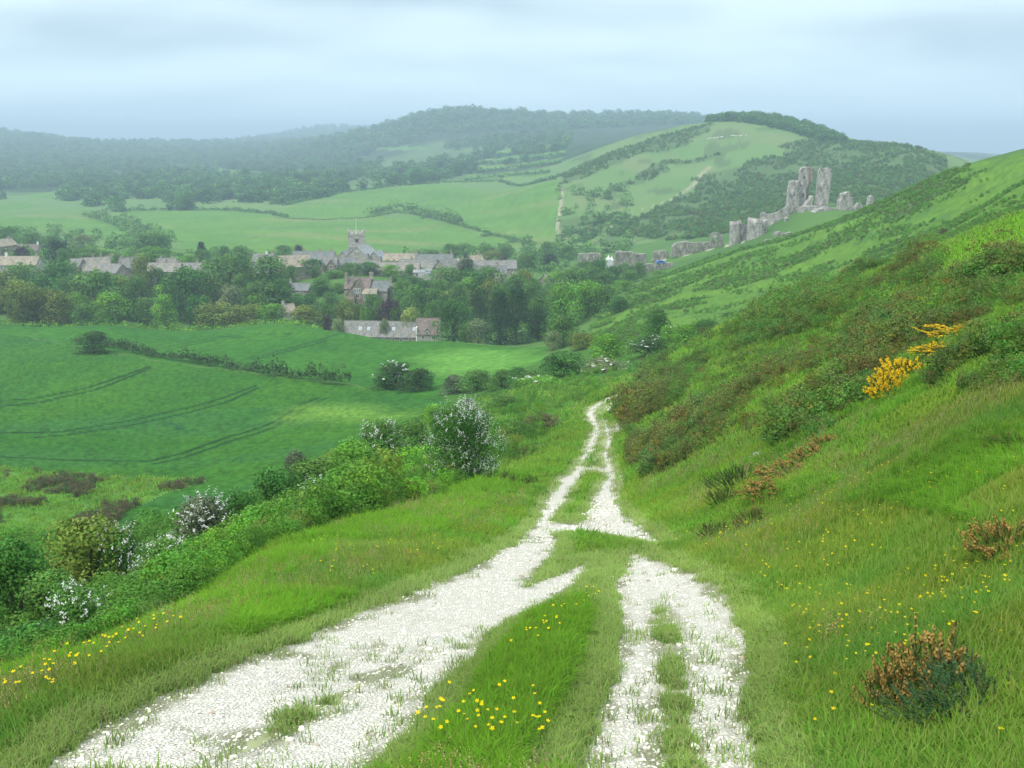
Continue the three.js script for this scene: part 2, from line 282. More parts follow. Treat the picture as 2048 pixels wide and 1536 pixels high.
// small relief that the survey leaves out
function relief(x, z, cd) {
  const d = -z; let r = 0;
  if (d < 170) {
    const f = 1 - sstep(90, 170, d), bare = sstep(-0.05, 0.3, cd);
    r += f * bare * (0.07 * fbm(x * 0.9, z * 0.9, 3) + 0.16 * Math.max(0, vn(x * 0.42 + 4, z * 0.42)) * sstep(0.4, 2, cd));
    r += f * (bare - 1) * (0.035 + 0.02 * fbm(x * 2.2, z * 2.2, 2));
    r += f * (1 - bare) * 0.012 * vn(x * 9, z * 9);
  }
  if (d > 90) r += sstep(90, 200, d) * 0.5 * fbm(x / 17, z / 17, 3) * (inside(FIELD_A, x, z) || inside(FIELD_B, x, z) ? 0.12 : 1);
  if (d > 1400) r += 3 * fbm(x / 90, z / 90, 3);
  return r;
}
function groundY(x, z, cd) { return EYE + baseH(x, -z) + relief(x, z, cd ?? chalkDist(x, z)); }

const REGION = ['hillside', 'path', 'field', 'field', 'valley_ground', 'pasture', 'hills', 'hillside'];
const RLABEL = ['grassy hillside and banks beside the white chalk track', 'white chalk track worn into braided ruts down the hill', 'large blue-green crop field with tramlines, in front of the hedge', 'green crop field between the long hedge and the valley trees',
  'green valley floor under the village and its trees', 'pale green pastures on the slope behind the village', 'hazy wooded hills along the horizon and the hill behind the castle', 'smooth green flank of the hill on the right, below the castle'];
const RCAT = ['hillside', 'track', 'field', 'field', 'ground', 'field', 'hills', 'hillside'];
function regionAt(x, z) {
  const d = -z;
  if (d < 135) { const cd = chalkDist(x, z); if (cd + chalkEdge(x, z, d) < 0) return [1, cd]; if (!inside(FIELD_A, x, z)) return [inside(FLANK, x, z) ? 7 : 0, cd]; }
  const w = 0.8 + d * 0.002, jx = x + w * vn(x / 6, z / 6), jz = z + w * vn(x / 6 + 40, z / 6);
  if (inside(FIELD_A, jx, jz)) return [2, 9];
  if (inside(FIELD_B, jx, jz)) return [3, 9];
  if (d < 420 && inside(FLANK, x, z)) return [7, 9];
  if (d < 215) return [0, 9];
  for (const P of PASTURE) if (inside(P, jx, jz)) return [5, 9];
  return [d < 620 ? 4 : 6, 9];
}
const G = { turf: [0.085, 0.19, 0.022], lush: [0.10, 0.24, 0.022], olive: [0.10, 0.145, 0.03], dry: [0.20, 0.21, 0.075], crop: [0.028, 0.105, 0.012], crop2: [0.050, 0.140, 0.012], scrub: [0.045, 0.075, 0.022], brown: [0.115, 0.085, 0.042], wood: [0.035, 0.07, 0.025], pale: [0.105, 0.215, 0.034], chalk: [0.84, 0.80, 0.70], earth: [0.10, 0.085, 0.05] };
function groundColor(r, x, z, cd) {
  const d = -z;
  if (r === 1) { const n = fbm(x * 3.1, z * 3.1, 4), g = sstep(-0.02, -0.28, cd); let c = mixc([0.62, 0.58, 0.46], G.chalk, clamp(0.45 + g * 0.6 + 0.6 * n, 0, 1)); const m = sstep(0.0, 0.35, fbm(x * 1.7 + 30, z * 1.7, 4) + 0.12 - 0.45 * g); return mixc(c, [0.25, 0.27, 0.12], m * 0.8); }
  if (r === 2) {
    let c = mixc(G.crop, G.crop2, clamp(0.35 + 0.8 * fbm(x / 22, z / 22, 4), 0, 1)); c = mixc(c, [0.032, 0.11, 0.028], 0.5 * sstep(0, 0.5, fbm(x / 60 + 9, z / 9, 3)));
    let t = 9; for (const L of TRAMS) t = Math.min(t, laneDist(L, x, z, 4));
    c = mixc([0.010, 0.042, 0.010], c, sstep(0.0, 0.55, t));
    if (inside(DARK_SPOT, x, z)) c = mixc(c, [0.015, 0.07, 0.025], 0.7 * sstep(-0.3, 0.3, vn(x / 1.5, z / 3)));
    const s = signedDist(PALE_SPOT, x + 3 * vn(x / 5, z / 5), z, 12); c = mixc([0.12, 0.23, 0.03], c, sstep(-9, 6, s));
    return c.map((q) => q * (1 + 0.35 * vn(x * 1.6, z * 1.6) + 0.2 * vn(x * 5, z * 5)));
  }
  if (r === 3) {
    let c = mixc([0.028, 0.11, 0.014], [0.046, 0.145, 0.014], clamp(0.5 + 0.8 * fbm(x / 25, z / 25, 4), 0, 1));
    let t = 9; for (const L of TRAMS) t = Math.min(t, laneDist(L, x, z, 4));
    c = mixc([0.012, 0.05, 0.012], c, sstep(0.0, 0.55, t));
    const s = signedDist(PALE_B, x + 5 * vn(x / 8, z / 8), z, 14); c = mixc([0.10, 0.24, 0.035], c, sstep(-10, 8, s));
    return c.map((q) => q * (1 + 0.3 * vn(x * 0.9, z * 0.9) + 0.15 * vn(x * 3, z * 3)));
  }
  if (r === 0) {
    const n = fbm(x * 0.55, z * 0.55, 5), n2 = fbm(x * 2.7 + 11, z * 2.7, 4);
    let c = mixc(G.turf, G.lush, clamp(0.5 + n, 0, 1)); c = mixc(c, G.olive, clamp(0.25 + 0.9 * n2, 0, 0.7));
    if (cd < 1.6) c = mixc([0.30, 0.31, 0.17], c, clamp(sstep(-0.05, 1.0, cd + 0.5 * n2), 0.05, 1));
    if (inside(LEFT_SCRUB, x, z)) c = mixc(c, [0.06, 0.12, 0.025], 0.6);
    if (d > 138) c = mixc(c, [0.045, 0.12, 0.02], 0.8);
    if (inside(ROUGH, x, z)) { c = mixc([0.07, 0.19, 0.03], [0.10, 0.22, 0.035], 0.5 + n); const e = [0.10, 0.105, 0.045]; const k = sstep(-0.05, 0.22, fbm(x / 7, z / 7 + 3, 4)) * sstep(92, 118, d); c = mixc(c, e, 0.85 * k); }
    if (inside(GORSE_ZONE, x, z)) c = mixc(c, [0.085, 0.17, 0.025], 0.6);
    if (inside(BRIGHT_ZONE, x, z)) c = mixc(c, [0.12, 0.28, 0.025], 0.7);
    return c.map((q) => q * (1 + 0.25 * vn(x * 6, z * 6)));
  }
  if (r === 7) {
    const s = x * 0.5 - z * 0.15, n = fbm(x / 9, z / 9, 5), n2 = fbm(s / 6 + 5, (x * 0.25 + z) / 14, 5);
    let c = mixc([0.078, 0.165, 0.024], [0.105, 0.205, 0.024], clamp(0.5 + n, 0, 1)); c = mixc(c, [0.075, 0.10, 0.04], 0.85 * sstep(-0.02, 0.30, n2)); c = mixc(c, [0.05, 0.12, 0.03], 0.6 * sstep(0.1, 0.4, fbm(x / 4, z / 4 + 20, 4)));
    return c.map((q) => q * (1 + 0.25 * vn(x * 1.2, z * 1.2)));
  }
  if (r === 5) {
    let c = mixc(G.pale, [0.08, 0.18, 0.032], clamp(0.5 + fbm(x / 40, z / 25, 5), 0, 1)); c = mixc(c, [0.20, 0.21, 0.08], 0.5 * sstep(0.1, 0.5, fbm(x / 90 + 7, z / 45, 4)));
    for (const L of FAR_LANES) if (laneDist(L, x, z, 4) < 0) c = [0.36, 0.34, 0.24];
    return c.map((q) => q * (1 + 0.12 * vn(x / 3, z / 3)));
  }
  if (r === 4) {  let c = mixc([0.06, 0.13, 0.03], [0.09, 0.18, 0.035], clamp(0.5 + fbm(x / 20, z / 20, 4), 0, 1)); for (const L of FAR_LANES) if (laneDist(L, x, z, 4) < 0) c = [0.5, 0.47, 0.36]; return c; }
  // hills
  const n = fbm(x / 55, z / 55, 5), n2 = fbm(x / 14, z / 14, 4);
  let c = mixc([0.10, 0.19, 0.05], [0.13, 0.21, 0.06], clamp(0.5 + n, 0, 1));
  if (d < 1300 && x > 30) {
    const jx = x + 10 * vn(x / 25, z / 25), jz = z + 16 * vn(x / 25 + 9, z / 25);
    c = mixc(c, [0.17, 0.19, 0.08], 0.5 * sstep(0.0, 0.4, fbm(x / 30, z / 60 + 2, 4)));
    if (WEST_SCRUB.some((P) => inside(P, jx, jz))) c = mixc(c, [0.06, 0.105, 0.032], 0.7 + 0.3 * n2); else if (fbm(x / 22 + 3, z / 38, 4) > 0.2) c = mixc(c, [0.06, 0.10, 0.035], 0.6);
    for (const L of FAR_LANES) { const e = laneDist(L, x, z, 6); if (e < 1) c = mixc([0.27, 0.26, 0.15], c, sstep(-0.8, 1, e)); }
  } else if (d > 1250) {
    const field = vn(x / 170 + 31, z / 240), k = sstep(0.25, 0.4, field + 0.25 * n);
    c = mixc(G.wood, [0.10, 0.17, 0.05], k * 0.8); c = c.map((q) => q * (1 + 0.5 * n2));
  }
  return c;
}
// one sheet of ground, fine near the eye and coarser with distance, cut into its regions
{
  const cols = [], rows = [];
  for (let a = -1.2; a < -0.66; a += 0.03) cols.push(a); for (let a = -0.66; a < 0.66; a += 0.00165) cols.push(a); for (let a = 0.66; a <= 1.2; a += 0.03) cols.push(a);
  for (let b = Math.log(1); b < Math.log(12500);) { rows.push(b); const d = Math.exp(b); b += d < 4 ? 0.02 : d < 60 ? 0.0085 : d < 420 ? 0.0072 : d < 1300 ? 0.014 : d < 3000 ? 0.025 : 0.03; }
  const NC = cols.length, NR = rows.length, pos = new Float32Array(NC * NR * 3), col = new Float32Array(NC * NR * 3), reg = new Uint8Array(NC * NR);
  for (let j = 0; j < NR; j++) {
    const d = Math.exp(rows[j]);
    for (let i = 0; i < NC; i++) {
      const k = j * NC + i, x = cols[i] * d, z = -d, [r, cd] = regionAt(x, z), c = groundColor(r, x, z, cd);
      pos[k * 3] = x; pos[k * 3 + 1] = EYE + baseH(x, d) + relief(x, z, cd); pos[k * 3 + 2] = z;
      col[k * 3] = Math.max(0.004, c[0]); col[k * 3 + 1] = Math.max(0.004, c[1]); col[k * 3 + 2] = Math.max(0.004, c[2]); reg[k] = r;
    }
  }
  const nor = new Float32Array(NC * NR * 3);
  for (let j = 0; j < NR; j++) for (let i = 0; i < NC; i++) {
    const l = j * NC + Math.max(0, i - 1), r = j * NC + Math.min(NC - 1, i + 1), u = Math.min(NR - 1, j + 1) * NC + i, b = Math.max(0, j - 1) * NC + i;
    const ax = pos[r * 3] - pos[l * 3], ay = pos[r * 3 + 1] - pos[l * 3 + 1], az = pos[r * 3 + 2] - pos[l * 3 + 2], bx = pos[u * 3] - pos[b * 3], by = pos[u * 3 + 1] - pos[b * 3 + 1], bz = pos[u * 3 + 2] - pos[b * 3 + 2];
    let nx = ay * bz - az * by, ny = az * bx - ax * bz, nz = ax * by - ay * bx; const q = Math.hypot(nx, ny, nz) * (ny < 0 ? -1 : 1) || 1;
    const k = (j * NC + i) * 3; nor[k] = nx / q; nor[k + 1] = ny / q; nor[k + 2] = nz / q;
  }
  const S = 512, tex = (fn, srgb) => { const c = new Uint8Array(S * S * 4); for (let y = 0; y < S; y++) for (let x = 0; x < S; x++) { const v = fn(x, y), o = (y * S + x) * 4; c[o] = v[0]; c[o + 1] = v[1]; c[o + 2] = v[2]; c[o + 3] = 255; } const t = new THREE.DataTexture(c, S, S); t.wrapS = t.wrapT = THREE.RepeatWrapping; t.magFilter = THREE.LinearFilter; if (srgb) t.colorSpace = THREE.SRGBColorSpace; t.needsUpdate = true; return t; };
  const cells = 26, jit = rng(5), cx = [], cy = [], ch = []; for (let i = 0; i < cells * cells; i++) { cx.push(jit()); cy.push(jit()); ch.push(jit()); }
  const stones = new Float32Array(S * S), tone = new Float32Array(S * S);
  for (let y = 0; y < S; y++) for (let x = 0; x < S; x++) {
    const u = x / S * cells, v = y / S * cells, iu = Math.floor(u), iv = Math.floor(v); let m1 = 9, m2 = 9, id = 0;
    for (let b = -1; b <= 1; b++) for (let a = -1; a <= 1; a++) { const q = ((iv + b + cells) % cells) * cells + (iu + a + cells) % cells, e = Math.hypot(iu + a + cx[q] - u, iv + b + cy[q] - v); if (e < m1) { m2 = m1; m1 = e; id = q; } else if (e < m2) m2 = e; }
    stones[y * S + x] = clamp((m2 - m1) * 1.8, 0, 1) * (0.35 + 0.65 * ch[id]); tone[y * S + x] = 0.80 + 0.2 * ch[id] * clamp((m2 - m1) * 4 + 0.35, 0, 1);
  }
  const stoneMap = tex((x, y) => { const t = tone[y * S + x]; return [255 * t, 253 * t, 248 * t]; }, true), stoneBump = tex((x, y) => { const t = 255 * stones[y * S + x]; return [t, t, t]; });
  const rough = new THREE.MeshPhysicalMaterial({ vertexColors: true, roughness: 1, specularIntensity: 0.1 }); rough.name = 'ground';
  const chalkMat = new THREE.MeshStandardMaterial({ vertexColors: true, roughness: 0.95, map: stoneMap, bumpMap: stoneBump, bumpScale: 0.022 }); chalkMat.name = 'chalk';
  for (let R = 0; R < REGION.length; R++) {
    const index = [], remap = new Int32Array(NC * NR).fill(-1), keep = [];
    const get = (k) => { if (remap[k] < 0) { remap[k] = keep.length; keep.push(k); } return remap[k]; };
    for (let j = 0; j + 1 < NR; j++) for (let i = 0; i + 1 < NC; i++) { const k = j * NC + i; if (reg[k] !== R) continue; const a = get(k), b = get(k + 1), c = get(k + NC + 1), e = get(k + NC); index.push(a, b, c, a, c, e); }
    if (!index.length) continue;
    const P = new Float32Array(keep.length * 3), N = new Float32Array(keep.length * 3), Cc = new Float32Array(keep.length * 3), UV = new Float32Array(keep.length * 2);
    keep.forEach((k, n) => {
      for (let q = 0; q < 3; q++) { P[n * 3 + q] = pos[k * 3 + q]; N[n * 3 + q] = nor[k * 3 + q]; Cc[n * 3 + q] = col[k * 3 + q]; }
      if (reg[k] !== R) { const c = groundColor(R, pos[k * 3], pos[k * 3 + 2], R === 1 ? -0.01 : 0.05); for (let q = 0; q < 3; q++) Cc[n * 3 + q] = Math.max(0.004, c[q]); }
      UV[n * 2] = P[n * 3] / 0.75; UV[n * 2 + 1] = P[n * 3 + 2] / 0.75;
    });
    const g = new THREE.BufferGeometry();
    g.setAttribute('position', new THREE.BufferAttribute(P, 3)); g.setAttribute('normal', new THREE.BufferAttribute(N, 3)); g.setAttribute('color', new THREE.BufferAttribute(Cc, 3)); if (R === 1) g.setAttribute('uv', new THREE.BufferAttribute(UV, 2));
    g.setIndex(index);
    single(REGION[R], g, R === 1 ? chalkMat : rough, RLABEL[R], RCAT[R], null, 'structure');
  }
}
// ------------------------------------------------------------------ foliage
class Leaves {
  constructor() { this.p = []; this.n = []; this.c = []; this.i = []; }
  // a leaf or spray: a small four-cornered blade about (x, y, z) that looks along (nx, ny, nz); soft normals lean towards s
  leaf(x, y, z, n, s, len, wid, c, R, kink = 0.3) {
    let ax = R() - 0.5, ay = R() - 0.5, az = R() - 0.5; const t = ax * n[0] + ay * n[1] + az * n[2]; ax -= t * n[0]; ay -= t * n[1]; az -= t * n[2]; const q = Math.hypot(ax, ay, az) || 1; ax /= q; ay /= q; az /= q;
    const bx = n[1] * az - n[2] * ay, by = n[2] * ax - n[0] * az, bz = n[0] * ay - n[1] * ax, b = this.p.length / 3, L = len / 2, Wd = wid / 2, k = len * kink * (R() - 0.5);
    this.p.push(x - ax * L, y - ay * L, z - az * L, x + bx * Wd + n[0] * k, y + by * Wd + n[1] * k, z + bz * Wd + n[2] * k, x + ax * L, y + ay * L, z + az * L, x - bx * Wd + n[0] * k, y - by * Wd + n[1] * k, z - bz * Wd + n[2] * k);
    for (let v = 0; v < 4; v++) { this.n.push(s[0], s[1], s[2]); this.c.push(c[0], c[1], c[2]); }
    this.i.push(b, b + 2, b + 1, b, b + 3, b + 2);
  }
  spike(x, y, z, dx, dy, dz, wid, c, R, s) {        // a needle
    let ax = R() - 0.5, ay = R() - 0.5, az = R() - 0.5; const b = this.p.length / 3;
    this.p.push(x - ax * wid, y - ay * wid, z - az * wid, x + ax * wid, y + ay * wid, z + az * wid, x + dx, y + dy, z + dz);
    for (let v = 0; v < 3; v++) { this.n.push(s[0], s[1], s[2]); this.c.push(c[0], c[1], c[2]); }
    this.i.push(b, b + 1, b + 2);
  }
  build() {
    const g = new THREE.BufferGeometry();
    g.setAttribute('position', new THREE.BufferAttribute(new Float32Array(this.p), 3)); g.setAttribute('normal', new THREE.BufferAttribute(new Float32Array(this.n), 3)); g.setAttribute('color', new THREE.BufferAttribute(new Float32Array(this.c), 3)); g.setIndex(this.i);
    return g;
  }
}
const unit = (x, y, z) => { const q = Math.hypot(x, y, z) || 1; return [x / q, y / q, z / q]; };
function dir(R) { const z = R() * 2 - 1, a = R() * 2 * Math.PI, s = Math.sqrt(1 - z * z); return [s * Math.cos(a), z, s * Math.sin(a)]; }
// crown 1 wide, top at 1, made of leafy lobes; env(t) is the half width at height t
function crown(seed, { n, leaf, lobes, low = 0.06, env, lobe = [0.16, 0.26], tone = 0.35, wide = 0.62, droop = 0 }) {
  const R = rng(seed), L = new Leaves(), B = [];
  for (let i = 0; i < lobes; i++) {
    const t = low + (1 - low) * (i + R()) / lobes, a = i * 2.4 + R() * 1.2, r = lobe[0] + (lobe[1] - lobe[0]) * R(), e = Math.max(0, env(t) - r * 0.75) * (0.12 + 0.88 * Math.sqrt(R()));
    B.push({ x: Math.cos(a) * e, y: Math.min(t, 1 - r * 0.75), z: Math.sin(a) * e, r, c: 1 + tone * (R() * 2 - 1), w: (R() - 0.5) * 0.25 });
  }
  const tot = B.reduce((s, b) => s + b.r * b.r, 0);
  for (const b of B) {
    const m = Math.round(n * b.r * b.r / tot);
    for (let k = 0; k < m; k++) {
      const d = dir(R); if (d[1] < -0.3 && R() < 0.6) d[1] *= -0.6;
      const q = b.r * (0.62 + 0.42 * Math.sqrt(R())) * (1 + 0.18 * vn(d[0] * 3 + seed, d[1] * 3 + d[2] * 2)), x = b.x + d[0] * q, y = b.y + d[1] * q * 0.92 - droop * R() * R(), z = b.z + d[2] * q;
      if (y < 0.004) continue;
      const j = 0.72 + 0.56 * R(), c = b.c * j, s = unit(d[0] + x * 0.9 + (R() - 0.5) * 0.9, d[1] + 0.35 + (R() - 0.5) * 0.9, d[2] + z * 0.9 + (R() - 0.5) * 0.9), nn = unit(d[0] + (R() - 0.5) * 1.6, d[1] + 0.3 + (R() - 0.5) * 1.6, d[2] + (R() - 0.5) * 1.6), l = leaf * (0.7 + 0.6 * R());
      L.leaf(x, y, z, nn, s, l, l * wide, [c * (1 + b.w + 0.12 * (R() - 0.5)), c, c * (1 - b.w * 0.5)], R);
    }
  }
  let w = 0, t = 0; for (let i = 0; i < L.p.length; i += 3) { w = Math.max(w, Math.abs(L.p[i]), Math.abs(L.p[i + 2])); t = Math.max(t, L.p[i + 1]); }
  w = 0.5 / w * 1.18; t = 1.02 / t; for (let i = 0; i < L.p.length; i += 3) { L.p[i] *= w; L.p[i + 2] *= w; L.p[i + 1] *= t; } for (const b of B) { b.x *= w; b.z *= w; b.y *= t; }
  return { geo: L.build(), lobes: B };
}
function blossom(seed, lobes, n, size, low = 0.3) {   // sprays of white flower along the outside of the lobes
  const R = rng(seed), L = new Leaves();
  for (let k = 0; k < n; k++) {
    const b = lobes[Math.floor(R() * lobes.length)]; if (b.y < low * R()) continue;
    const d = dir(R); if (d[1] < 0) d[1] *= -0.5; const q = b.r * (1.0 + 0.1 * R()), m = 5 + Math.floor(R() * 7), ax = unit(d[0] * 0.6 + R() - 0.5, 0.5, d[2] * 0.6 + R() - 0.5);
    for (let i = 0; i < m; i++) { const f = (i / m) * 0.11, x = b.x + d[0] * q + ax[0] * f + (R() - 0.5) * 0.03, y = b.y + d[1] * q + ax[1] * f + (R() - 0.5) * 0.03, z = b.z + d[2] * q + ax[2] * f + (R() - 0.5) * 0.03, s = unit(d[0] + R() - 0.5, d[1] + 0.5, d[2] + R() - 0.5), c = 0.85 + 0.15 * R(); L.leaf(x, Math.max(0.02, y), z, unit(s[0] + R() - 0.5, s[1], s[2] + R() - 0.5), s, size * (0.7 + 0.6 * R()), size * 0.8, [c, c, c * 0.97], R); }
  }
  return L.build();
}
function stemGeo(seed, limbs, r0, top) {            // a tapering trunk that splits into limbs
  const R = rng(seed), geos = [];
  const limb = (a, b, ra, rb) => { const v = b.clone().sub(a), g = new THREE.CylinderGeometry(rb, ra, v.length(), 6, 1, true); g.translate(0, v.length() / 2, 0); g.applyQuaternion(new THREE.Quaternion().setFromUnitVectors(new THREE.Vector3(0, 1, 0), v.clone().normalize())); g.translate(a.x, a.y, a.z); geos.push(g); };
  const f = new THREE.Vector3((R() - 0.5) * 0.06, top * 0.45, (R() - 0.5) * 0.06); limb(new THREE.Vector3(0, -0.03, 0), f, r0, r0 * 0.75);
  for (let i = 0; i < limbs; i++) { const a = i / limbs * 6.283 + R(), e = new THREE.Vector3(Math.cos(a) * (0.14 + 0.16 * R()), top * (0.75 + 0.3 * R()), Math.sin(a) * (0.14 + 0.16 * R())); limb(f, e, r0 * 0.6, r0 * 0.2); }
  return mergeGeometries(geos);
}
const leafMat = (name, r, g, b, t = 0.32) => { const m = new THREE.MeshPhysicalMaterial({ color: new THREE.Color().setRGB(r, g, b), vertexColors: true, roughness: 1, transmission: t, thickness: 0, specularIntensity: 0.08, side: THREE.DoubleSide }); m.name = name; return m; };
const LM = {
  fresh: leafMat('leaf', 0.13, 0.28, 0.04),
  mid: leafMat('leaf', 0.114, 0.240, 0.046), bright: leafMat('leaf', 0.156, 0.348, 0.033), olive: leafMat('leaf', 0.186, 0.246, 0.042), dark: leafMat('leaf', 0.058, 0.126, 0.033), pale: leafMat('leaf', 0.228, 0.300, 0.121), purple: leafMat('leaf', 0.084, 0.054, 0.061),
  willow: leafMat('leaf', 0.312, 0.396, 0.083), conifer: leafMat('needle', 0.041, 0.098, 0.037, 0.2), yew: leafMat('needle', 0.036, 0.074, 0.037, 0.2), lime: leafMat('leaf', 0.252, 0.432, 0.044), deep: leafMat('leaf', 0.074, 0.198, 0.035), brown: leafMat('leaf', 0.156, 0.120, 0.066), grey: leafMat('leaf', 0.132, 0.162, 0.088),
  copper: leafMat('needle', 0.090, 0.084, 0.061, 0.2),
};
const white = leafMat('blossom', 0.80, 0.80, 0.76, 0.35);
const bark = new THREE.MeshStandardMaterial({ color: new THREE.Color().setRGB(0.085, 0.07, 0.052), roughness: 1 }); bark.name = 'bark';
const round = (t) => 0.5 * Math.sqrt(Math.max(0, 1 - ((t - 0.48) / 0.56) ** 2)), dome = (t) => 0.5 * Math.sqrt(Math.max(0.02, 1 - t * t * 0.92)), tall = (t) => 0.5 * Math.sqrt(Math.max(0, 1 - ((t - 0.42) / 0.6) ** 2)), cone = (t) => 0.5 * (1 - t * 0.9) * (0.9 + 0.1 * Math.sin(t * 30));
const CROWNS = { round: [], tall: [], spire: [], cone: [], shrub: [], fine: [], low: [] };
for (let i = 0; i < 4; i++) CROWNS.round.push(crown(100 + i, { n: 3000, leaf: 0.05, lobes: 20 + i * 3, env: round, lobe: [0.15, 0.25] }));
for (let i = 0; i < 3; i++) CROWNS.tall.push(crown(120 + i, { n: 3000, leaf: 0.048, lobes: 26, env: tall, lobe: [0.14, 0.22] }));
for (let i = 0; i < 2; i++) CROWNS.cone.push(crown(140 + i, { n: 3600, leaf: 0.045, lobes: 46, env: cone, lobe: [0.07, 0.13], low: 0.02, wide: 0.35, droop: 0.02 }));
CROWNS.spire.push(crown(150, { n: 6500, leaf: 0.034, lobes: 80, env: (t) => 0.5 * (1 - 0.72 * t ** 1.7) * (0.92 + 0.08 * Math.sin(t * 40)), lobe: [0.07, 0.13], low: 0.02, wide: 0.4, droop: 0.02 }));
for (let i = 0; i < 3; i++) CROWNS.shrub.push(crown(160 + i, { n: 3600, leaf: 0.045, lobes: 20, env: dome, lobe: [0.15, 0.26], low: 0.02 }));
for (let i = 0; i < 3; i++) CROWNS.fine.push(crown(180 + i, { n: 5200, leaf: 0.036, lobes: 22, env: dome, lobe: [0.12, 0.22], low: 0.02, tone: 0.3 }));
for (const k in CROWNS) CROWNS[k].forEach((c, i) => { c.bloom = blossom(300 + i + k.length, c.lobes, k === 'fine' ? 150 : 32, k === 'fine' ? 0.022 : 0.04); });
const TRUNKS = [stemGeo(1, 4, 0.035, 0.8), stemGeo(2, 5, 0.03, 0.8), stemGeo(3, 3, 0.04, 0.85)];
const PR = rng(77);
// one tree or shrub: top at (px, py) of the plate, d metres ahead, wide plate pixels across
function plant(name, px, py, d, wide, shape, leaf, label, category, group, bloom, trunk = true) {
  const p = at(px, py, d), g = groundY(p.x, p.z), h = Math.max(0.35, p.y - g), w = wide * pxm(d), list = CROWNS[shape], k = Math.floor(PR() * list.length), c = list[k];
  const o = thing(name, label, category, group); o.position.set(p.x, g - 0.03 * h, p.z); o.rotation.y = PR() * 6.28; o.scale.set(w, h * 1.03, w);
  part(shape === 'shrub' || shape === 'fine' ? 'foliage' : 'crown', c.geo, LM[leaf], o);
  if (bloom) part('blossom', c.bloom, white, o, 'white blossom sprays');
  if (trunk) part(shape === 'shrub' || shape === 'fine' ? 'stem' : 'trunk', TRUNKS[k % 3], bark, o);
  return o;
}
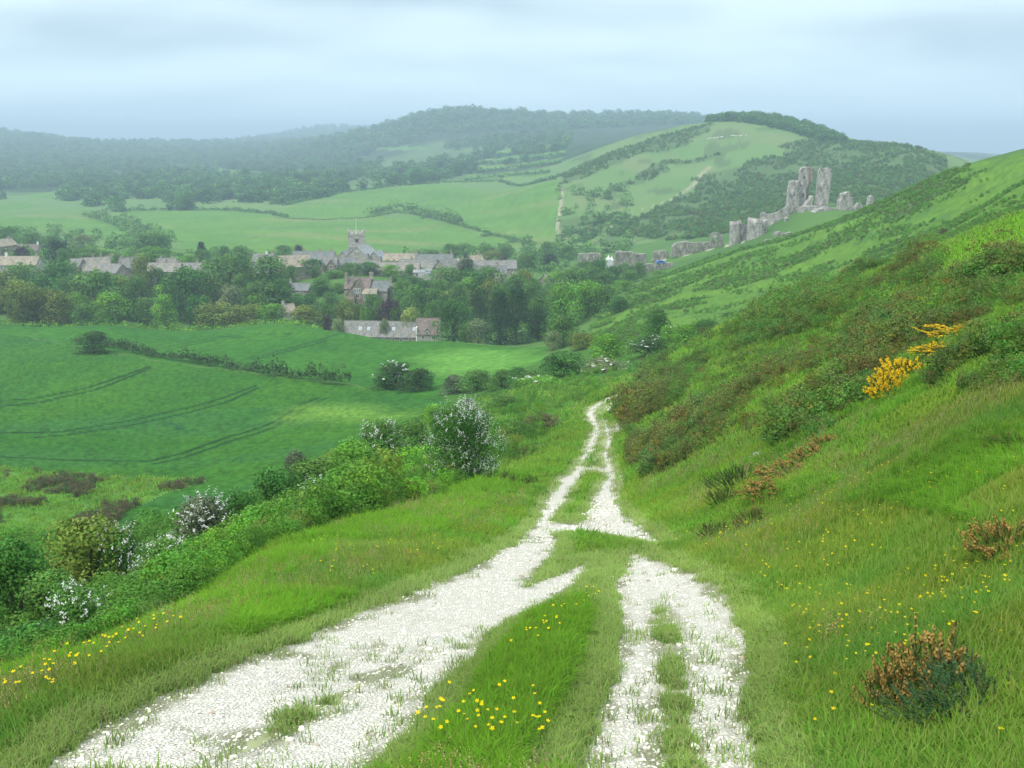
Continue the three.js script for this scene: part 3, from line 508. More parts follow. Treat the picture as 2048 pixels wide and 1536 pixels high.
// ------------------------------------------------------------------ trees of the valley
const WHERE = { a: ['at the far field edge', 'trees along the far edge of the crop field'], b: ['between field and village', 'trees between crop field and village'], c: ['among the village roofs', 'trees among the village houses'], d: ['behind the village', 'trees behind the village'], e: ['right of the village', 'trees right of the village'] };
const KIND = { mid: 'mid green broadleaf tree', bright: 'fresh green broadleaf tree', olive: 'olive green broadleaf tree', dark: 'dark green broadleaf tree', pale: 'pale grey-green tree', deep: 'deep green broadleaf tree', lime: 'lime green tree' };
const TREES = [
  // px, top py, distance, width, shape, leaf, place, own label
  [38, 560, 346, 96, 'round', 'olive', 'a', 'broad olive green tree at the far left end of the field edge'], [110, 577, 346, 74, 'round', 'olive', 'a'], [165, 606, 345, 50, 'round', 'mid', 'a'], [220, 582, 345, 86, 'round', 'bright', 'a', 'fresh green tree behind the wooden pole at the field edge'], [327, 588, 345, 62, 'tall', 'bright', 'a', 'fresh green rounded tree standing forward at the field edge, right of the pole'],
  [192, 540, 366, 112, 'round', 'mid', 'b'], [272, 550, 368, 60, 'tall', 'mid', 'b'], [372, 532, 372, 108, 'round', 'deep', 'b', 'large deep green tree, the tallest of the belt above the field'], [425, 605, 346, 90, 'round', 'olive', 'a'], [468, 612, 345, 70, 'round', 'olive', 'a'], [500, 608, 345, 56, 'round', 'olive', 'a'], [540, 607, 345, 62, 'round', 'bright', 'a'], [290, 596, 352, 60, 'round', 'mid', 'b'], [395, 590, 352, 60, 'round', 'deep', 'b'], [65, 590, 356, 80, 'round', 'mid', 'b'], [150, 585, 356, 60, 'round', 'bright', 'b'],
  [452, 505, 398, 104, 'round', 'mid', 'b'], [536, 508, 398, 88, 'round', 'mid', 'b'], [458, 567, 366, 58, 'round', 'pale', 'b', 'pale yellowish tree low in front of two large crowns'], [518, 560, 366, 84, 'round', 'mid', 'b'], [560, 556, 370, 50, 'round', 'deep', 'b'],
  [280, 509, 402, 56, 'tall', 'olive', 'b', 'tall olive tree standing before the grey terrace roofs'], [121, 520, 402, 86, 'round', 'deep', 'b'], [40, 526, 402, 96, 'round', 'mid', 'b'], [-10, 540, 390, 90, 'round', 'olive', 'b'],
  [112, 480, 470, 56, 'round', 'yew', 'd', 'almost black yew behind the white gable on the left'], [42, 493, 478, 30, 'round', 'purple', 'd', 'purple-leaved tree beside the gabled cottage on the far left'], [125, 496, 460, 34, 'round', 'mid', 'c'], [176, 495, 480, 74, 'round', 'mid', 'd'], [210, 500, 470, 44, 'round', 'mid', 'd'],
  [290, 465, 575, 94, 'round', 'mid', 'd'], [318, 470, 570, 44, 'round', 'deep', 'd'], [302, 491, 500, 62, 'round', 'bright', 'd'], [402, 484, 520, 44, 'cone', 'yew', 'd'], [404, 497, 505, 40, 'round', 'mid', 'd'], [376, 509, 480, 40, 'round', 'bright', 'c'], [164, 468, 575, 46, 'round', 'pale', 'd'], [60, 464, 585, 60, 'round', 'mid', 'd'], [15, 452, 600, 50, 'round', 'mid', 'd'], [100, 470, 580, 46, 'round', 'mid', 'd'], [233, 508, 450, 30, 'round', 'mid', 'c'], [446, 491, 520, 34, 'round', 'mid', 'd'], [480, 490, 520, 44, 'round', 'mid', 'd'], [190, 536, 412, 26, 'cone', 'lime', 'b', 'small pointed green conifer before the hipped roof'],
  [565, 489, 560, 44, 'round', 'mid', 'd'], [596, 488, 555, 24, 'round', 'purple', 'd', 'purple-leaved tree behind the terrace left of the church'], [620, 517, 430, 62, 'round', 'deep', 'c'], [642, 553, 386, 50, 'round', 'mid', 'b'], [668, 540, 420, 50, 'round', 'mid', 'c'], [700, 525, 432, 40, 'round', 'mid', 'c'], [736, 523, 432, 50, 'round', 'deep', 'c'], [782, 529, 430, 42, 'round', 'bright', 'c'], [820, 528, 430, 26, 'round', 'mid', 'c'], [826, 552, 410, 44, 'round', 'deep', 'b'], [790, 548, 415, 30, 'round', 'mid', 'c'], [582, 530, 420, 30, 'round', 'mid', 'c'],
  [890, 533, 400, 92, 'round', 'mid', 'b'], [932, 515, 430, 42, 'tall', 'dark', 'c', 'dark narrow tree among roofs right of the shop awning'], [940, 534, 415, 40, 'round', 'deep', 'c'], [992, 541, 425, 38, 'cone', 'copper', 'c', 'dark brownish conical conifer beside the golden shrub'], [972, 551, 415, 20, 'round', 'lime', 'c', 'golden yellow-green shrub left of the conical conifer'], [1042, 546, 410, 76, 'round', 'pale', 'b', 'pale thin-leaved tree right of the conical conifer'], [1062, 504, 520, 48, 'round', 'mid', 'e'], [1100, 508, 520, 44, 'round', 'yew', 'e', 'very dark round tree left of the ruined outer wall'], [1135, 490, 590, 44, 'round', 'mid', 'e'], [1095, 482, 590, 40, 'round', 'mid', 'e'], [1172, 521, 450, 64, 'round', 'mid', 'e'], [1200, 517, 440, 40, 'round', 'deep', 'e'],
  [972, 490, 610, 46, 'round', 'mid', 'd'], [985, 500, 600, 50, 'round', 'olive', 'd'], [862, 498, 610, 50, 'round', 'mid', 'd'], [900, 486, 620, 40, 'round', 'mid', 'd'], [930, 486, 620, 46, 'round', 'mid', 'd'], [1010, 488, 610, 50, 'round', 'mid', 'd'], [828, 504, 610, 40, 'round', 'mid', 'd'],
  [830, 570, 362, 66, 'round', 'mid', 'b'], [866, 576, 362, 60, 'round', 'mid', 'b'], [742, 585, 356, 54, 'round', 'mid', 'b'], [777, 577, 352, 18, 'cone', 'conifer', 'b', 'thin dark conifer above the copper beech'], [777, 598, 332, 56, 'round', 'purple', 'b', 'dark purple copper beech above the long barn'], [823, 613, 326, 48, 'round', 'willow', 'b', 'yellow-green willow behind the long barn roof'], [722, 615, 326, 16, 'cone', 'lime', 'b', 'small bright conifer left of the copper beech'], [694, 598, 345, 54, 'round', 'olive', 'b'], [610, 610, 337, 76, 'round', 'olive', 'a', 'rounded olive tree beside the little pink gable'], [650, 606, 340, 40, 'round', 'mid', 'b'], [655, 630, 330, 20, 'round', 'purple', 'a', 'small purple shrub at the field edge left of the barn'], [676, 637, 322, 28, 'round', 'pale', 'a', 'pale blossoming bush at the left end of the barn'], [768, 636, 322, 20, 'round', 'pale', 'b'], [740, 612, 330, 34, 'round', 'mid', 'b'], [862, 602, 330, 44, 'round', 'mid', 'b'], [790, 612, 330, 30, 'round', 'mid', 'b'],
  [906, 598, 306, 84, 'tall', 'deep', 'b', 'large deep green tree standing right of the barn'], [956, 636, 296, 50, 'round', 'pale', 'b', 'pale bush between the barn tree and the big conifer'], [932, 646, 298, 40, 'round', 'mid', 'b'], [1000, 580, 287, 70, 'spire', 'conifer', 'b', 'tall dark conifer, left of a pair at the end of the field'], [1034, 573, 284, 84, 'spire', 'conifer', 'b', 'tall dark conifer, right and taller of a pair at the end of the field'], [962, 572, 340, 44, 'tall', 'dark', 'b'], [1078, 611, 290, 46, 'round', 'dark', 'b', 'dark brownish tree right of the big conifers'], [1000, 566, 345, 50, 'round', 'mid', 'b'], [1076, 592, 302, 56, 'round', 'mid', 'e'], [1130, 566, 310, 80, 'round', 'bright', 'e'], [1178, 560, 318, 80, 'round', 'bright', 'e'], [1215, 572, 315, 60, 'round', 'mid', 'e'], [1110, 580, 330, 50, 'round', 'mid', 'e'],
  [640, 566, 384, 40, 'round', 'deep', 'b'], [675, 566, 384, 34, 'round', 'mid', 'b'], [806, 560, 380, 44, 'round', 'mid', 'b'], [660, 582, 365, 44, 'round', 'mid', 'b'], [620, 585, 362, 44, 'round', 'deep', 'b'], [760, 600, 345, 40, 'round', 'mid', 'b'], [715, 606, 350, 34, 'round', 'mid', 'b'], [820, 590, 345, 50, 'round', 'mid', 'b'], [845, 560, 385, 46, 'round', 'deep', 'b'], [594, 585, 366, 40, 'round', 'mid', 'b'],
  [1126, 630, 238, 80, 'round', 'mid', 'e', 'leafy tree with a pale left side near the lower end of the track'], [1108, 660, 232, 40, 'round', 'pale', 'e', 'pale silvery bush at the corner of the crop field'], [1166, 664, 218, 66, 'round', 'olive', 'e'], [1060, 560, 360, 50, 'round', 'mid', 'b'], [915, 565, 365, 44, 'round', 'mid', 'b'], [880, 560, 380, 50, 'round', 'mid', 'b'], [1240, 592, 300, 40, 'round', 'deep', 'e'], [1250, 560, 350, 50, 'round', 'bright', 'e'], [1210, 543, 400, 50, 'round', 'mid', 'e'], [1260, 540, 410, 44, 'round', 'mid', 'e'], [1160, 545, 400, 40, 'round', 'mid', 'b'], [1300, 555, 370, 40, 'round', 'mid', 'e'], [1250, 526, 425, 36, 'round', 'mid', 'e'], [1278, 524, 428, 34, 'round', 'mid', 'e'], [1225, 530, 425, 34, 'round', 'deep', 'e'], [1180, 530, 435, 44, 'round', 'mid', 'e'], [1320, 540, 412, 40, 'round', 'bright', 'e'], [1360, 548, 395, 34, 'round', 'mid', 'e'], [1330, 562, 370, 40, 'round', 'mid', 'e'], [1280, 575, 350, 44, 'round', 'mid', 'e'],
];
const ORD = ['first', 'second', 'third', 'fourth', 'fifth', 'sixth', 'seventh', 'eighth', 'ninth', 'tenth', 'eleventh', 'twelfth', 'thirteenth', 'fourteenth', 'fifteenth', 'sixteenth', 'seventeenth', 'eighteenth', 'nineteenth', 'twentieth'];
const nth = (n) => n < 20 ? ORD[n] : n < 29 ? 'twenty-' + ORD[n - 20] : n === 29 ? 'thirtieth' : 'thirty-' + ORD[n - 30];
for (const [px, py, d, w, shape, leaf, place, own] of TREES) {
  const like = TREES.filter((t) => !t[7] && t[5] === leaf && t[6] === place).sort((a, b) => a[0] - b[0]), n = like.findIndex((t) => t[0] === px && t[1] === py);
  plant('tree', px, py, d, w, shape, leaf, own ?? `${KIND[leaf] ?? 'green tree'} ${WHERE[place][0]}${like.length > 1 ? `, ${nth(n)} from the left` : ''}`, 'tree', own ? undefined : `${leaf} ${WHERE[place][1]}`);
}
// fillers of the belt, low and behind the front row
{
  const R = rng(9);
  for (let i = 0; i < 70; i++) {
    const px = R() * 1180, d = 352 + R() * 60, base = 640 - (d - 345) * 0.9, py = base - 34 - R() * 26; if (px > 560 && px < 900 && py < 606) continue; if (px > 660 && px < 860 && d < 380) continue;
    plant('tree', px, py, d, 44 + R() * 30, 'round', ['mid', 'mid', 'deep', 'bright', 'olive'][Math.floor(R() * 5)], `low green tree filling the belt ${WHERE.b[0]}`, 'tree', 'low trees filling the belt between field and village');
  }
}
// shrubs and hedges round the near field and the bend of the track
const SHRUBS = [
  [1215, 668, 172, 104, 'shrub', 'bright', 'rounded bright green shrub beyond the end of the track'], [1300, 676, 158, 92, 'shrub', 'dark', 'dark hawthorn flecked with blossom beyond the end of the track', 1], [1318, 620, 185, 84, 'shrub', 'deep', 'dark green tree above the hawthorn at the foot of the flank'], [1340, 650, 172, 60, 'shrub', 'bright', 'white-tipped bush squeezed between two dark trees past the track', 1], [1370, 648, 168, 84, 'shrub', 'bright', 'bright green bush at the foot of the gorse slope'], [1412, 638, 172, 66, 'shrub', 'deep', 'dark green bush where the gorse slope meets the flank'], [1436, 650, 170, 36, 'shrub', 'mid', 'small bush on the edge of the gorse slope beyond the track'],
  [1208, 718, 150, 120, 'shrub', 'pale', 'low bramble bank with white flowers beside the bend of the track', 1], [1128, 704, 158, 140, 'shrub', 'deep', 'broad deep green bush left of the bend of the track'], [1060, 742, 150, 84, 'shrub', 'mid', 'green bush left of the bend, nearer the crop field'], [1084, 756, 140, 130, 'shrub', 'bright', 'low bright bush with white flowers on the bank', 1],
  [792, 727, 196, 110, 'shrub', 'dark', 'dark hawthorn topped with white blossom at the gap in the hedge', 1], [838, 738, 190, 90, 'shrub', 'dark', 'dark bush joined to the hawthorn at the gap in the hedge'], [770, 745, 194, 50, 'shrub', 'deep', 'small bush left of the hawthorn at the hedge gap'],
  [955, 740, 178, 104, 'shrub', 'mid', 'grey-green bush on the field corner'], [908, 750, 180, 66, 'shrub', 'grey', 'greyish low bush on the field corner'], [1004, 740, 172, 76, 'shrub', 'mid', 'green bush right of the grey-green one on the field corner'], [1036, 734, 168, 64, 'shrub', 'deep', 'deep green bush under the pasture corner'],
  [186, 662, 258, 88, 'shrub', 'dark', 'large dark bush at the left end of the long hedge'],
  [870, 808, 112, 78, 'fine', 'bright', 'rounded light green bush behind the big hawthorn'], [936, 797, 92, 44, 'fine', 'grey', 'white-flowering bush peeping out behind the big hawthorn', 1],
];
for (const [px, py, d, w, shape, leaf, label, bl] of SHRUBS) plant('bush', px, py, d, w, shape, leaf, label, 'bush', undefined, bl);
// the left bank
const BANK = [
  [15, 1082, 17.5, 180, 'deep', 'dark leafy bush at the left edge of the bank', 0, 'fine'], [165, 1040, 25, 200, 'olive', 'tall light yellow-green shrub at the far left of the bank', 0, 'fine'], [95, 1150, 16, 170, 'mid', 'mid green bush right of the dark bush at the left edge', 0, 'fine'], [402, 1018, 31, 150, 'grey', 'hawthorn thick with white blossom in the middle of the bank', 2, 'fine'], [330, 1104, 21, 130, 'mid', 'low bush with a long white blossom spray near the verge', 2, 'fine'], [236, 1085, 25, 120, 'mid', 'green bush speckled with a few white flowers', 1, 'fine'],
  [545, 940, 46, 130, 'deep', 'dark green thicket bush below the crop field corner', 0, 'fine'], [470, 985, 42, 110, 'deep', 'deep green bush left of the thicket on the bank', 0, 'fine'], [620, 925, 50, 120, 'mid', 'green bush in the middle of the bank thicket', 0, 'fine'], [640, 985, 40, 110, 'mid', 'bush with a few white sprays on the bank', 1, 'fine'], [525, 1022, 31, 130, 'bright', 'fresh green shrub in the middle of the bank', 0, 'fine'], [705, 885, 62, 110, 'bright', 'fresh green bush near the top of the bank', 0, 'fine'], [760, 868, 68, 100, 'mid', 'green bush near the top of the bank, left of the big hawthorn', 1, 'fine'], [730, 940, 48, 90, 'bright', 'light green bush under the big hawthorn', 0, 'fine'], [590, 905, 64, 70, 'grey', 'grey twiggy bush at the edge of the crop field', 0, 'fine'], [822, 850, 74, 90, 'mid', 'green bush just left of the big hawthorn', 0, 'fine'], [690, 985, 36, 90, 'mid', 'small bush with white flower spikes below the big hawthorn', 1, 'fine'], [280, 1150, 17, 130, 'mid', 'leafy bush close to the verge', 0, 'fine'], [60, 1255, 10.5, 200, 'deep', 'dark bramble clump at the lower left by the verge', 0, 'fine'], [230, 1265, 10.5, 180, 'bright', 'bright bramble clump beside the buttercup verge', 0, 'fine'], [430, 1095, 20, 110, 'olive', 'light bush behind the long grass of the verge', 0, 'fine'], [590, 1065, 24, 100, 'grey', 'dull twiggy shrub behind the long grass of the verge', 0, 'fine'], [370, 1180, 14.5, 130, 'deep', 'dark shrub where the verge grass begins', 0, 'fine'], [150, 1200, 13, 150, 'mid', 'mid green shrub below the white blossom spray', 1, 'fine'],
  [1080, 835, 82, 70, 'brown', 'brown gorse clump left of the upper track', 0, 'shrub'], [1040, 850, 78, 60, 'mid', 'low green bush right of the big hawthorn', 0, 'shrub'], [960, 830, 90, 60, 'mid', 'small bush behind the big hawthorn', 0, 'shrub'], [1010, 800, 110, 70, 'mid', 'green bush on the bank above the big hawthorn', 0, 'shrub'],
];
for (const [px, py, d, w, leaf, label, bl, shape] of BANK) plant('bush', px, py - (bl ? 26 : 6), d, w * 1.3, shape, leaf, label, 'bush', undefined, bl);
{
  const big = crown(400, { n: 15000, leaf: 0.027, lobes: 27, env: (t) => 0.5 * Math.sqrt(Math.max(0.03, 1 - ((t - 0.52) / 0.60) ** 2)), lobe: [0.11, 0.29], low: 0.03, tone: 0.3 }), p = at(928, 806, 41), g = groundY(p.x, p.z), h = p.y - g + 0.1, w = 150 * pxm(41);
  const o = thing('hawthorn', 'big hawthorn bush in white blossom standing alone left of the track', 'hawthorn'); o.position.set(p.x, g - 0.1, p.z); o.scale.set(w, h, w); o.rotation.y = 0.7;
  part('foliage', big.geo, LM.deep, o); part('blossom', blossom(401, big.lobes, 760, 0.014, 0.25), white, o, 'white blossom sprays'); part('stem', stemGeo(402, 6, 0.04, 0.5), bark, o);
}
// hedges: leafy clumps along a line
function hedge(label, list, height, depth, leaf, seed, dens = 9) {
  const R = rng(seed), L = new Leaves(), pts = list.map(([px, py, d]) => d ? [sight(px, py)[0] * d, -d] : hit(px, py)).map((p) => new THREE.Vector3(p[0], 0, p[1])), base = pts[0].clone();
  for (let s = 0; s + 1 < pts.length; s++) {
    const a = pts[s], b = pts[s + 1], len = a.distanceTo(b), m = Math.max(1, Math.round(len / (depth * 0.55)));
    for (let k = 0; k < m; k++) {
      const f = (k + R()) / m, x = a.x + (b.x - a.x) * f + (R() - 0.5) * depth * 0.5, z = a.z + (b.z - a.z) * f + (R() - 0.5) * depth * 0.5, y0 = groundY(x, z, 9), hh = height * (0.6 + 0.55 * R()) * (1 + 0.4 * vn(x / 7, z / 7 + seed)), rr = depth * (0.4 + 0.25 * R()), c0 = 0.75 + 0.5 * R();
      for (let q = 0; q < dens * 7; q++) { const d = dir(R); if (d[1] < 0) d[1] *= -0.3; const e = 0.75 + 0.3 * R(), c = c0 * (0.75 + 0.5 * R()), s2 = unit(d[0] + (R() - 0.5) * 0.8, d[1] + 0.4, d[2] + (R() - 0.5) * 0.8), l = depth * (0.16 + 0.14 * R()); L.leaf(x + d[0] * rr * e - base.x, y0 + hh * (0.25 + 0.75 * d[1] * e), z + d[2] * rr * e - base.z, unit(d[0] + R() - 0.5, d[1] + R() - 0.3, d[2] + R() - 0.5), s2, l, l * 0.65, [c, c, c], R); }
    }
  }
  const m = single('hedge', L.build(), LM[leaf], label, 'hedge'); m.position.set(base.x, 0, base.z); return m;
}
hedge('long dark hedge dividing the two crop fields', [[150, 688], [235, 695], [300, 712], [370, 722], [440, 733], [520, 746], [560, 753]], 3.2, 3.0, 'dark', 11, 8);
hedge('dark right-hand stretch of the hedge that ends at the field gap', [[556, 750], [600, 757], [650, 766], [700, 771]], 4.0, 3.0, 'dark', 12, 8);
for (const [px, py, d, w, leaf, label, bl] of [[1832, 485, 172, 24, 'pale', 'small white flowering hawthorn alone on the smooth flank', 1], [1888, 456, 178, 24, 'brown', 'bare twiggy bush alone on the smooth flank', 0], [1563, 590, 200, 20, 'pale', 'tiny whitish bush low on the smooth flank', 1]]) plant('bush', px, py, d, w, 'shrub', leaf, label, 'bush', undefined, bl);
hedge('low green hedge bank along the far edge of the crop field', [[-60, 648, 340], [180, 645, 340], [330, 644, 338], [450, 642, 336], [560, 648, 331], [640, 655, 324]], 2.0, 3.0, 'bright', 13, 6);
hedge('dark field hedge climbing behind the church', [[735, 436], [790, 425], [830, 428], [880, 440], [930, 455], [1000, 474], [1074, 489]], 3.6, 4.0, 'mid', 14, 6);
hedge('low hedge line between the two large pastures', [[565, 437], [640, 440], [735, 436]], 1.8, 2.5, 'mid', 15, 6);
hedge('hedge running down between the left pastures', [[175, 432], [225, 447], [260, 463], [300, 478]], 7, 8, 'mid', 16, 7);
hedge('hedge at the edge of the wood above the wide pasture', [[225, 424], [330, 420], [450, 421], [540, 428], [575, 436]], 4, 6, 'deep', 17, 6);
hedge('hedge along the top of the upper pasture', [[566, 412], [680, 386], [770, 376], [860, 368], [1000, 363], [1112, 358]], 4, 6, 'deep', 18, 6);
hedge('thicket on the line between church and upper pasture', [[740, 430], [775, 421], [815, 420], [850, 430], [890, 440], [920, 450]], 10, 9, 'mid', 19, 7);
hedge('hedge at the edge of the valley under the right flank', [[1190, 640, 300], [1240, 626, 300], [1300, 610, 305], [1350, 600, 300]], 3, 3, 'mid', 20, 7);
for (const [i, l] of [[[935, 316], [1040, 307], [1130, 298]], [[940, 331], [1040, 320], [1130, 311]], [[930, 346], [1030, 336], [1120, 327]], [[930, 362], [1020, 352], [1100, 345]]].entries()) hedge(`${['topmost', 'second', 'third', 'lowest'][i]} hedge line across the hazy fields left of the castle hill`, l, 7, 9, 'deep', 21 + i, 5);
// ------------------------------------------------------------------ what nobody could count
function scatter(name, geo, mat, list, label, category, tint, parent) {
  const m = new THREE.InstancedMesh(geo, mat, list.length), M = new THREE.Matrix4(), q = new THREE.Quaternion(), e = new THREE.Euler(), P = new THREE.Vector3(), S = new THREE.Vector3(), C = new THREE.Color();
  list.forEach((t, i) => { e.set(t.tx ?? 0, t.a, t.tz ?? 0); M.compose(P.set(t.x, t.y, t.z), q.setFromEuler(e), S.set(t.s, t.h ?? t.s, t.s)); m.setMatrixAt(i, M); if (tint) m.setColorAt(i, C.setRGB(...(t.c ?? [1, 1, 1]))); });
  shade(m); m.name = numbered(name); tag(m, label, category, null, 'stuff'); (parent ?? scene).add(m); return m;
}
const SR = rng(2024);
const clumpGeo = (seed, n, leaf, wide) => crown(seed, { n, leaf, lobes: 7, env: dome, lobe: [0.2, 0.32], low: 0.02, wide, tone: 0.3 }).geo;
// under-storey of the left bank
{
  const lists = [[], [], []], gs = [clumpGeo(500, 900, 0.055), clumpGeo(501, 900, 0.05), clumpGeo(502, 800, 0.06, 0.4)];
  for (let i = 0; i < 60000; i++) {
    const b = Math.log(5) + (Math.log(205) - Math.log(5)) * SR(), d = Math.exp(b), x = d * (-0.66 + 0.92 * SR()), z = -d; if (!inside(LEFT_SCRUB, x, z)) continue;
    const e = signedDist(LEFT_SCRUB, x, z, 4), grassy = x / d > -0.13 && d > 26 && d < 100 ? 0.72 : x / d > -0.05 && d >= 100 ? 0.3 : 0; if (SR() < grassy + (fbm(x / (d * 0.12), z / (d * 0.12), 2) > 0.1 ? 0.25 : 0)) continue;
    if (-e < 0.1 + 0.5 * (1 + vn(x / 1.3, z / 1.3)) + SR() * 0.5) continue;
    const s = (0.4 + 0.45 * SR() + 0.5 * SR() ** 3) * (0.65 + Math.min(d, 55) * 0.022) * (1 - 0.55 * sstep(70, 115, d)) * (0.72 + 0.28 * sstep(12, 30, d)) * (0.65 + 0.7 * (0.5 + fbm(x / (1.5 + d * 0.09) + 3, z / (1.5 + d * 0.09), 3))), n = fbm(x / (d * 0.1) + 7, z / (d * 0.1), 3);
    const t = SR(), c = t < 0.06 ? [1.5, 0.95, 1.0] : t < 0.5 ? [0.8, 0.95, 0.8] : [1.0 + n * 0.9, 1.05 + n * 0.9, 0.8];
    lists[Math.floor(SR() * 3)].push({ x, y: groundY(x, z) - 0.1 * s, z, a: SR() * 6.3, s, h: s * (0.7 + 0.5 * SR()), c });
  }
  lists.forEach((l, i) => scatter('undergrowth', gs[i], [LM.fresh, LM.mid, LM.mid][i], l.slice(0, 9000), ['brambles and low scrub covering the left bank', 'fine leaved scrub mixed through the left bank', 'narrow leaved scrub mixed through the left bank'][i], 'undergrowth', true));
}
// where the gorse bushes stand that can be told apart: px, top py, distance, width, fine, colour, flowers, label
const GB = [
  [1880, 1235, 5.0, 190, 1, 'brown', 'orange', 'spiky gorse bush with orange buds, nearest of all at the lower right'], [1805, 1285, 4.9, 140, 1, 'brown', 'orange', 'gorse sprig with orange flowers reaching left at the lower right'], [1965, 1320, 4.5, 300, 1, 'blue', null, 'bluish green gorse mound in the lower right corner'], [1910, 1365, 4.4, 250, 1, 'blue', null, 'low bluish gorse in front of the orange budded bush at lower right'],
  [2030, 1030, 7.2, 150, 1, 'brown', 'orange', 'gorse bush with golden buds cut by the right edge of the photo'], [2040, 880, 10.6, 110, 1, 'green', null, 'dark gorse bush higher up at the right edge of the photo'],
  [1665, 868, 19, 80, 1, 'brown', 'orange', 'uppermost clump of the line of orange-brown gorse on the bank'], [1632, 892, 18, 110, 1, 'brown', 'orange', 'second clump from the top of the line of orange-brown gorse'], [1585, 922, 17, 124, 1, 'brown', 'orange', 'middle clump of the line of orange-brown gorse on the bank'], [1545, 958, 16, 120, 1, 'brown', 'orange', 'lowest large clump of the line of orange-brown gorse'], [1508, 1008, 14.5, 84, 1, 'green', 'dull', 'small dark gorse at the foot of the line of orange-brown gorse'],
  [1482, 925, 19.5, 120, 1, 'green', null, 'dark green gorse left of the orange-brown line'], [1462, 968, 17.5, 90, 1, 'green', null, 'smaller green gorse left of the orange-brown line'], [1440, 1040, 14.5, 90, 1, 'green', null, 'low gorse on the turf right of the chalk junction'], [1700, 855, 21, 50, 1, 'brown', 'dull', 'upright brown sprig at the top of the bank'],
  [1290, 930, 44, 50, 0, 'green', null, 'small dark gorse beside the upper track on its right'], [1250, 902, 52, 28, 0, 'green', null, 'tiny bush at the right edge of the upper track'], [1250, 808, 84, 50, 0, 'green', null, 'dark bush where the track disappears behind the slope'], [1335, 905, 40, 60, 0, 'brown', 'dull', 'brown gorse on the slope above the upper track'],
  [1812, 704, 22, 100, 1, 'green', 'yellow', 'bright yellow flowering gorse, left of the two golden clumps on the slope'], [1786, 738, 21, 80, 1, 'green', 'yellow', 'bright yellow gorse spilling below the left golden clump'], [1930, 652, 25, 140, 1, 'brown', 'yellow', 'golden yellow gorse in the upper golden clump on the right'], [1895, 690, 23, 120, 1, 'brown', 'yellow', 'golden gorse just below the upper golden clump'], [1978, 636, 24, 90, 1, 'brown', 'orange', 'orange gorse at the right of the upper golden clump'],
  [1990, 690, 21, 120, 1, 'green', null, 'large dark gorse below the golden clumps on the right'], [1900, 760, 18.5, 110, 1, 'green', 'dull', 'dark gorse at the lower edge of the slope scrub'], [2030, 560, 33, 130, 1, 'green', null, 'tall dark gorse mass against the bright grass at the right edge'], [2010, 500, 37, 30, 1, 'green', null, 'upright sprig rising above the tall gorse mass at right'],
  [1655, 760, 33, 110, 0, 'brown', null, 'large dark brown gorse in the middle of the slope'], [1590, 800, 29, 90, 0, 'brown', null, 'dark brown gorse below the large one in the middle of the slope'], [1500, 790, 40, 90, 0, 'brown', 'dull', 'brown gorse left of the middle of the slope'], [1720, 800, 25, 70, 0, 'green', null, 'leaning green gorse left of the yellow one'], [1430, 850, 36, 30, 0, 'brown', 'orange', 'small rusty orange gorse on the lower slope'],
  [1005, 945, 38, 110, 0, 'brown', null, 'brown withered gorse right of the big hawthorn'], [1045, 890, 58, 80, 0, 'brown', null, 'brown withered gorse further up, left of the track'], [965, 975, 33, 60, 0, 'brown', null, 'dark withered gorse just below the big hawthorn'], [830, 925, 48, 70, 0, 'brown', null, 'dark brown gorse at the left foot of the big hawthorn'], [1060, 945, 40, 40, 0, 'green', null, 'small green bush at the edge of the verge left of the track'],
];
const GB_AT = GB.map(([px, py, d, w]) => { const p = at(px, py, d); const r = w * pxm(d) * (d > 12 ? 0.95 : 0.5); return [p.x * (1 - r * 0.5 / d), p.z * (1 - r * 0.5 / d), r]; });
// gorse: bottle-brush shoots on a low dome
function gorse(seed, shoots, needles, len, size, browning, bloom = 0.3) {
  const R = rng(seed), L = new Leaves(), F = new Leaves();
  for (let k = 0; k < shoots; k++) {
    const d = dir(R); d[1] = Math.abs(d[1]) * 0.9 + 0.05; const q = 0.5 * (0.45 + 0.55 * Math.sqrt(R())) * (1 + 0.3 * vn(d[0] * 2.4 + seed, d[2] * 2.4)), bx = d[0] * q, by = d[1] * q * 1.1, bz = d[2] * q, ax = unit(d[0] + (R() - 0.5) * 0.7, d[1] + 0.7, d[2] + (R() - 0.5) * 0.7), ll = len * (0.6 + 0.8 * R()), br = R() < browning ? 1 : 0, tone = 0.7 + 0.6 * R();
    for (let i = 0; i < needles; i++) {
      const f = R(), o = dir(R), w = (1 - f * 0.6), s = unit(o[0] + ax[0] + d[0], o[1] + ax[1] + 0.6, o[2] + ax[2] + d[2]), g = br * sstep(0.15, 0.75, f), c = [tone * (1 + g * 0.9), tone * (1 - g * 0.12), tone * (1 + g * 0.1)];
      L.spike(bx + ax[0] * ll * f, by + ax[1] * ll * f, bz + ax[2] * ll * f, (o[0] * 0.7 + ax[0] * 0.7) * size * w, (o[1] * 0.7 + ax[1] * 0.7) * size * w, (o[2] * 0.7 + ax[2] * 0.7) * size * w, size * 0.30, c, R, s);
      if (br && f > 0.5 && R() < bloom) { const c2 = 0.8 + 0.4 * R(); F.leaf(bx + ax[0] * ll * f + o[0] * size * 0.5, by + ax[1] * ll * f + o[1] * size * 0.5, bz + ax[2] * ll * f + o[2] * size * 0.5, o, unit(o[0], o[1] + 0.6, o[2]), size * 0.8, size * 0.65, [c2, c2, c2], R); }
    }
  }
  return [L.build(), F.build()];
}
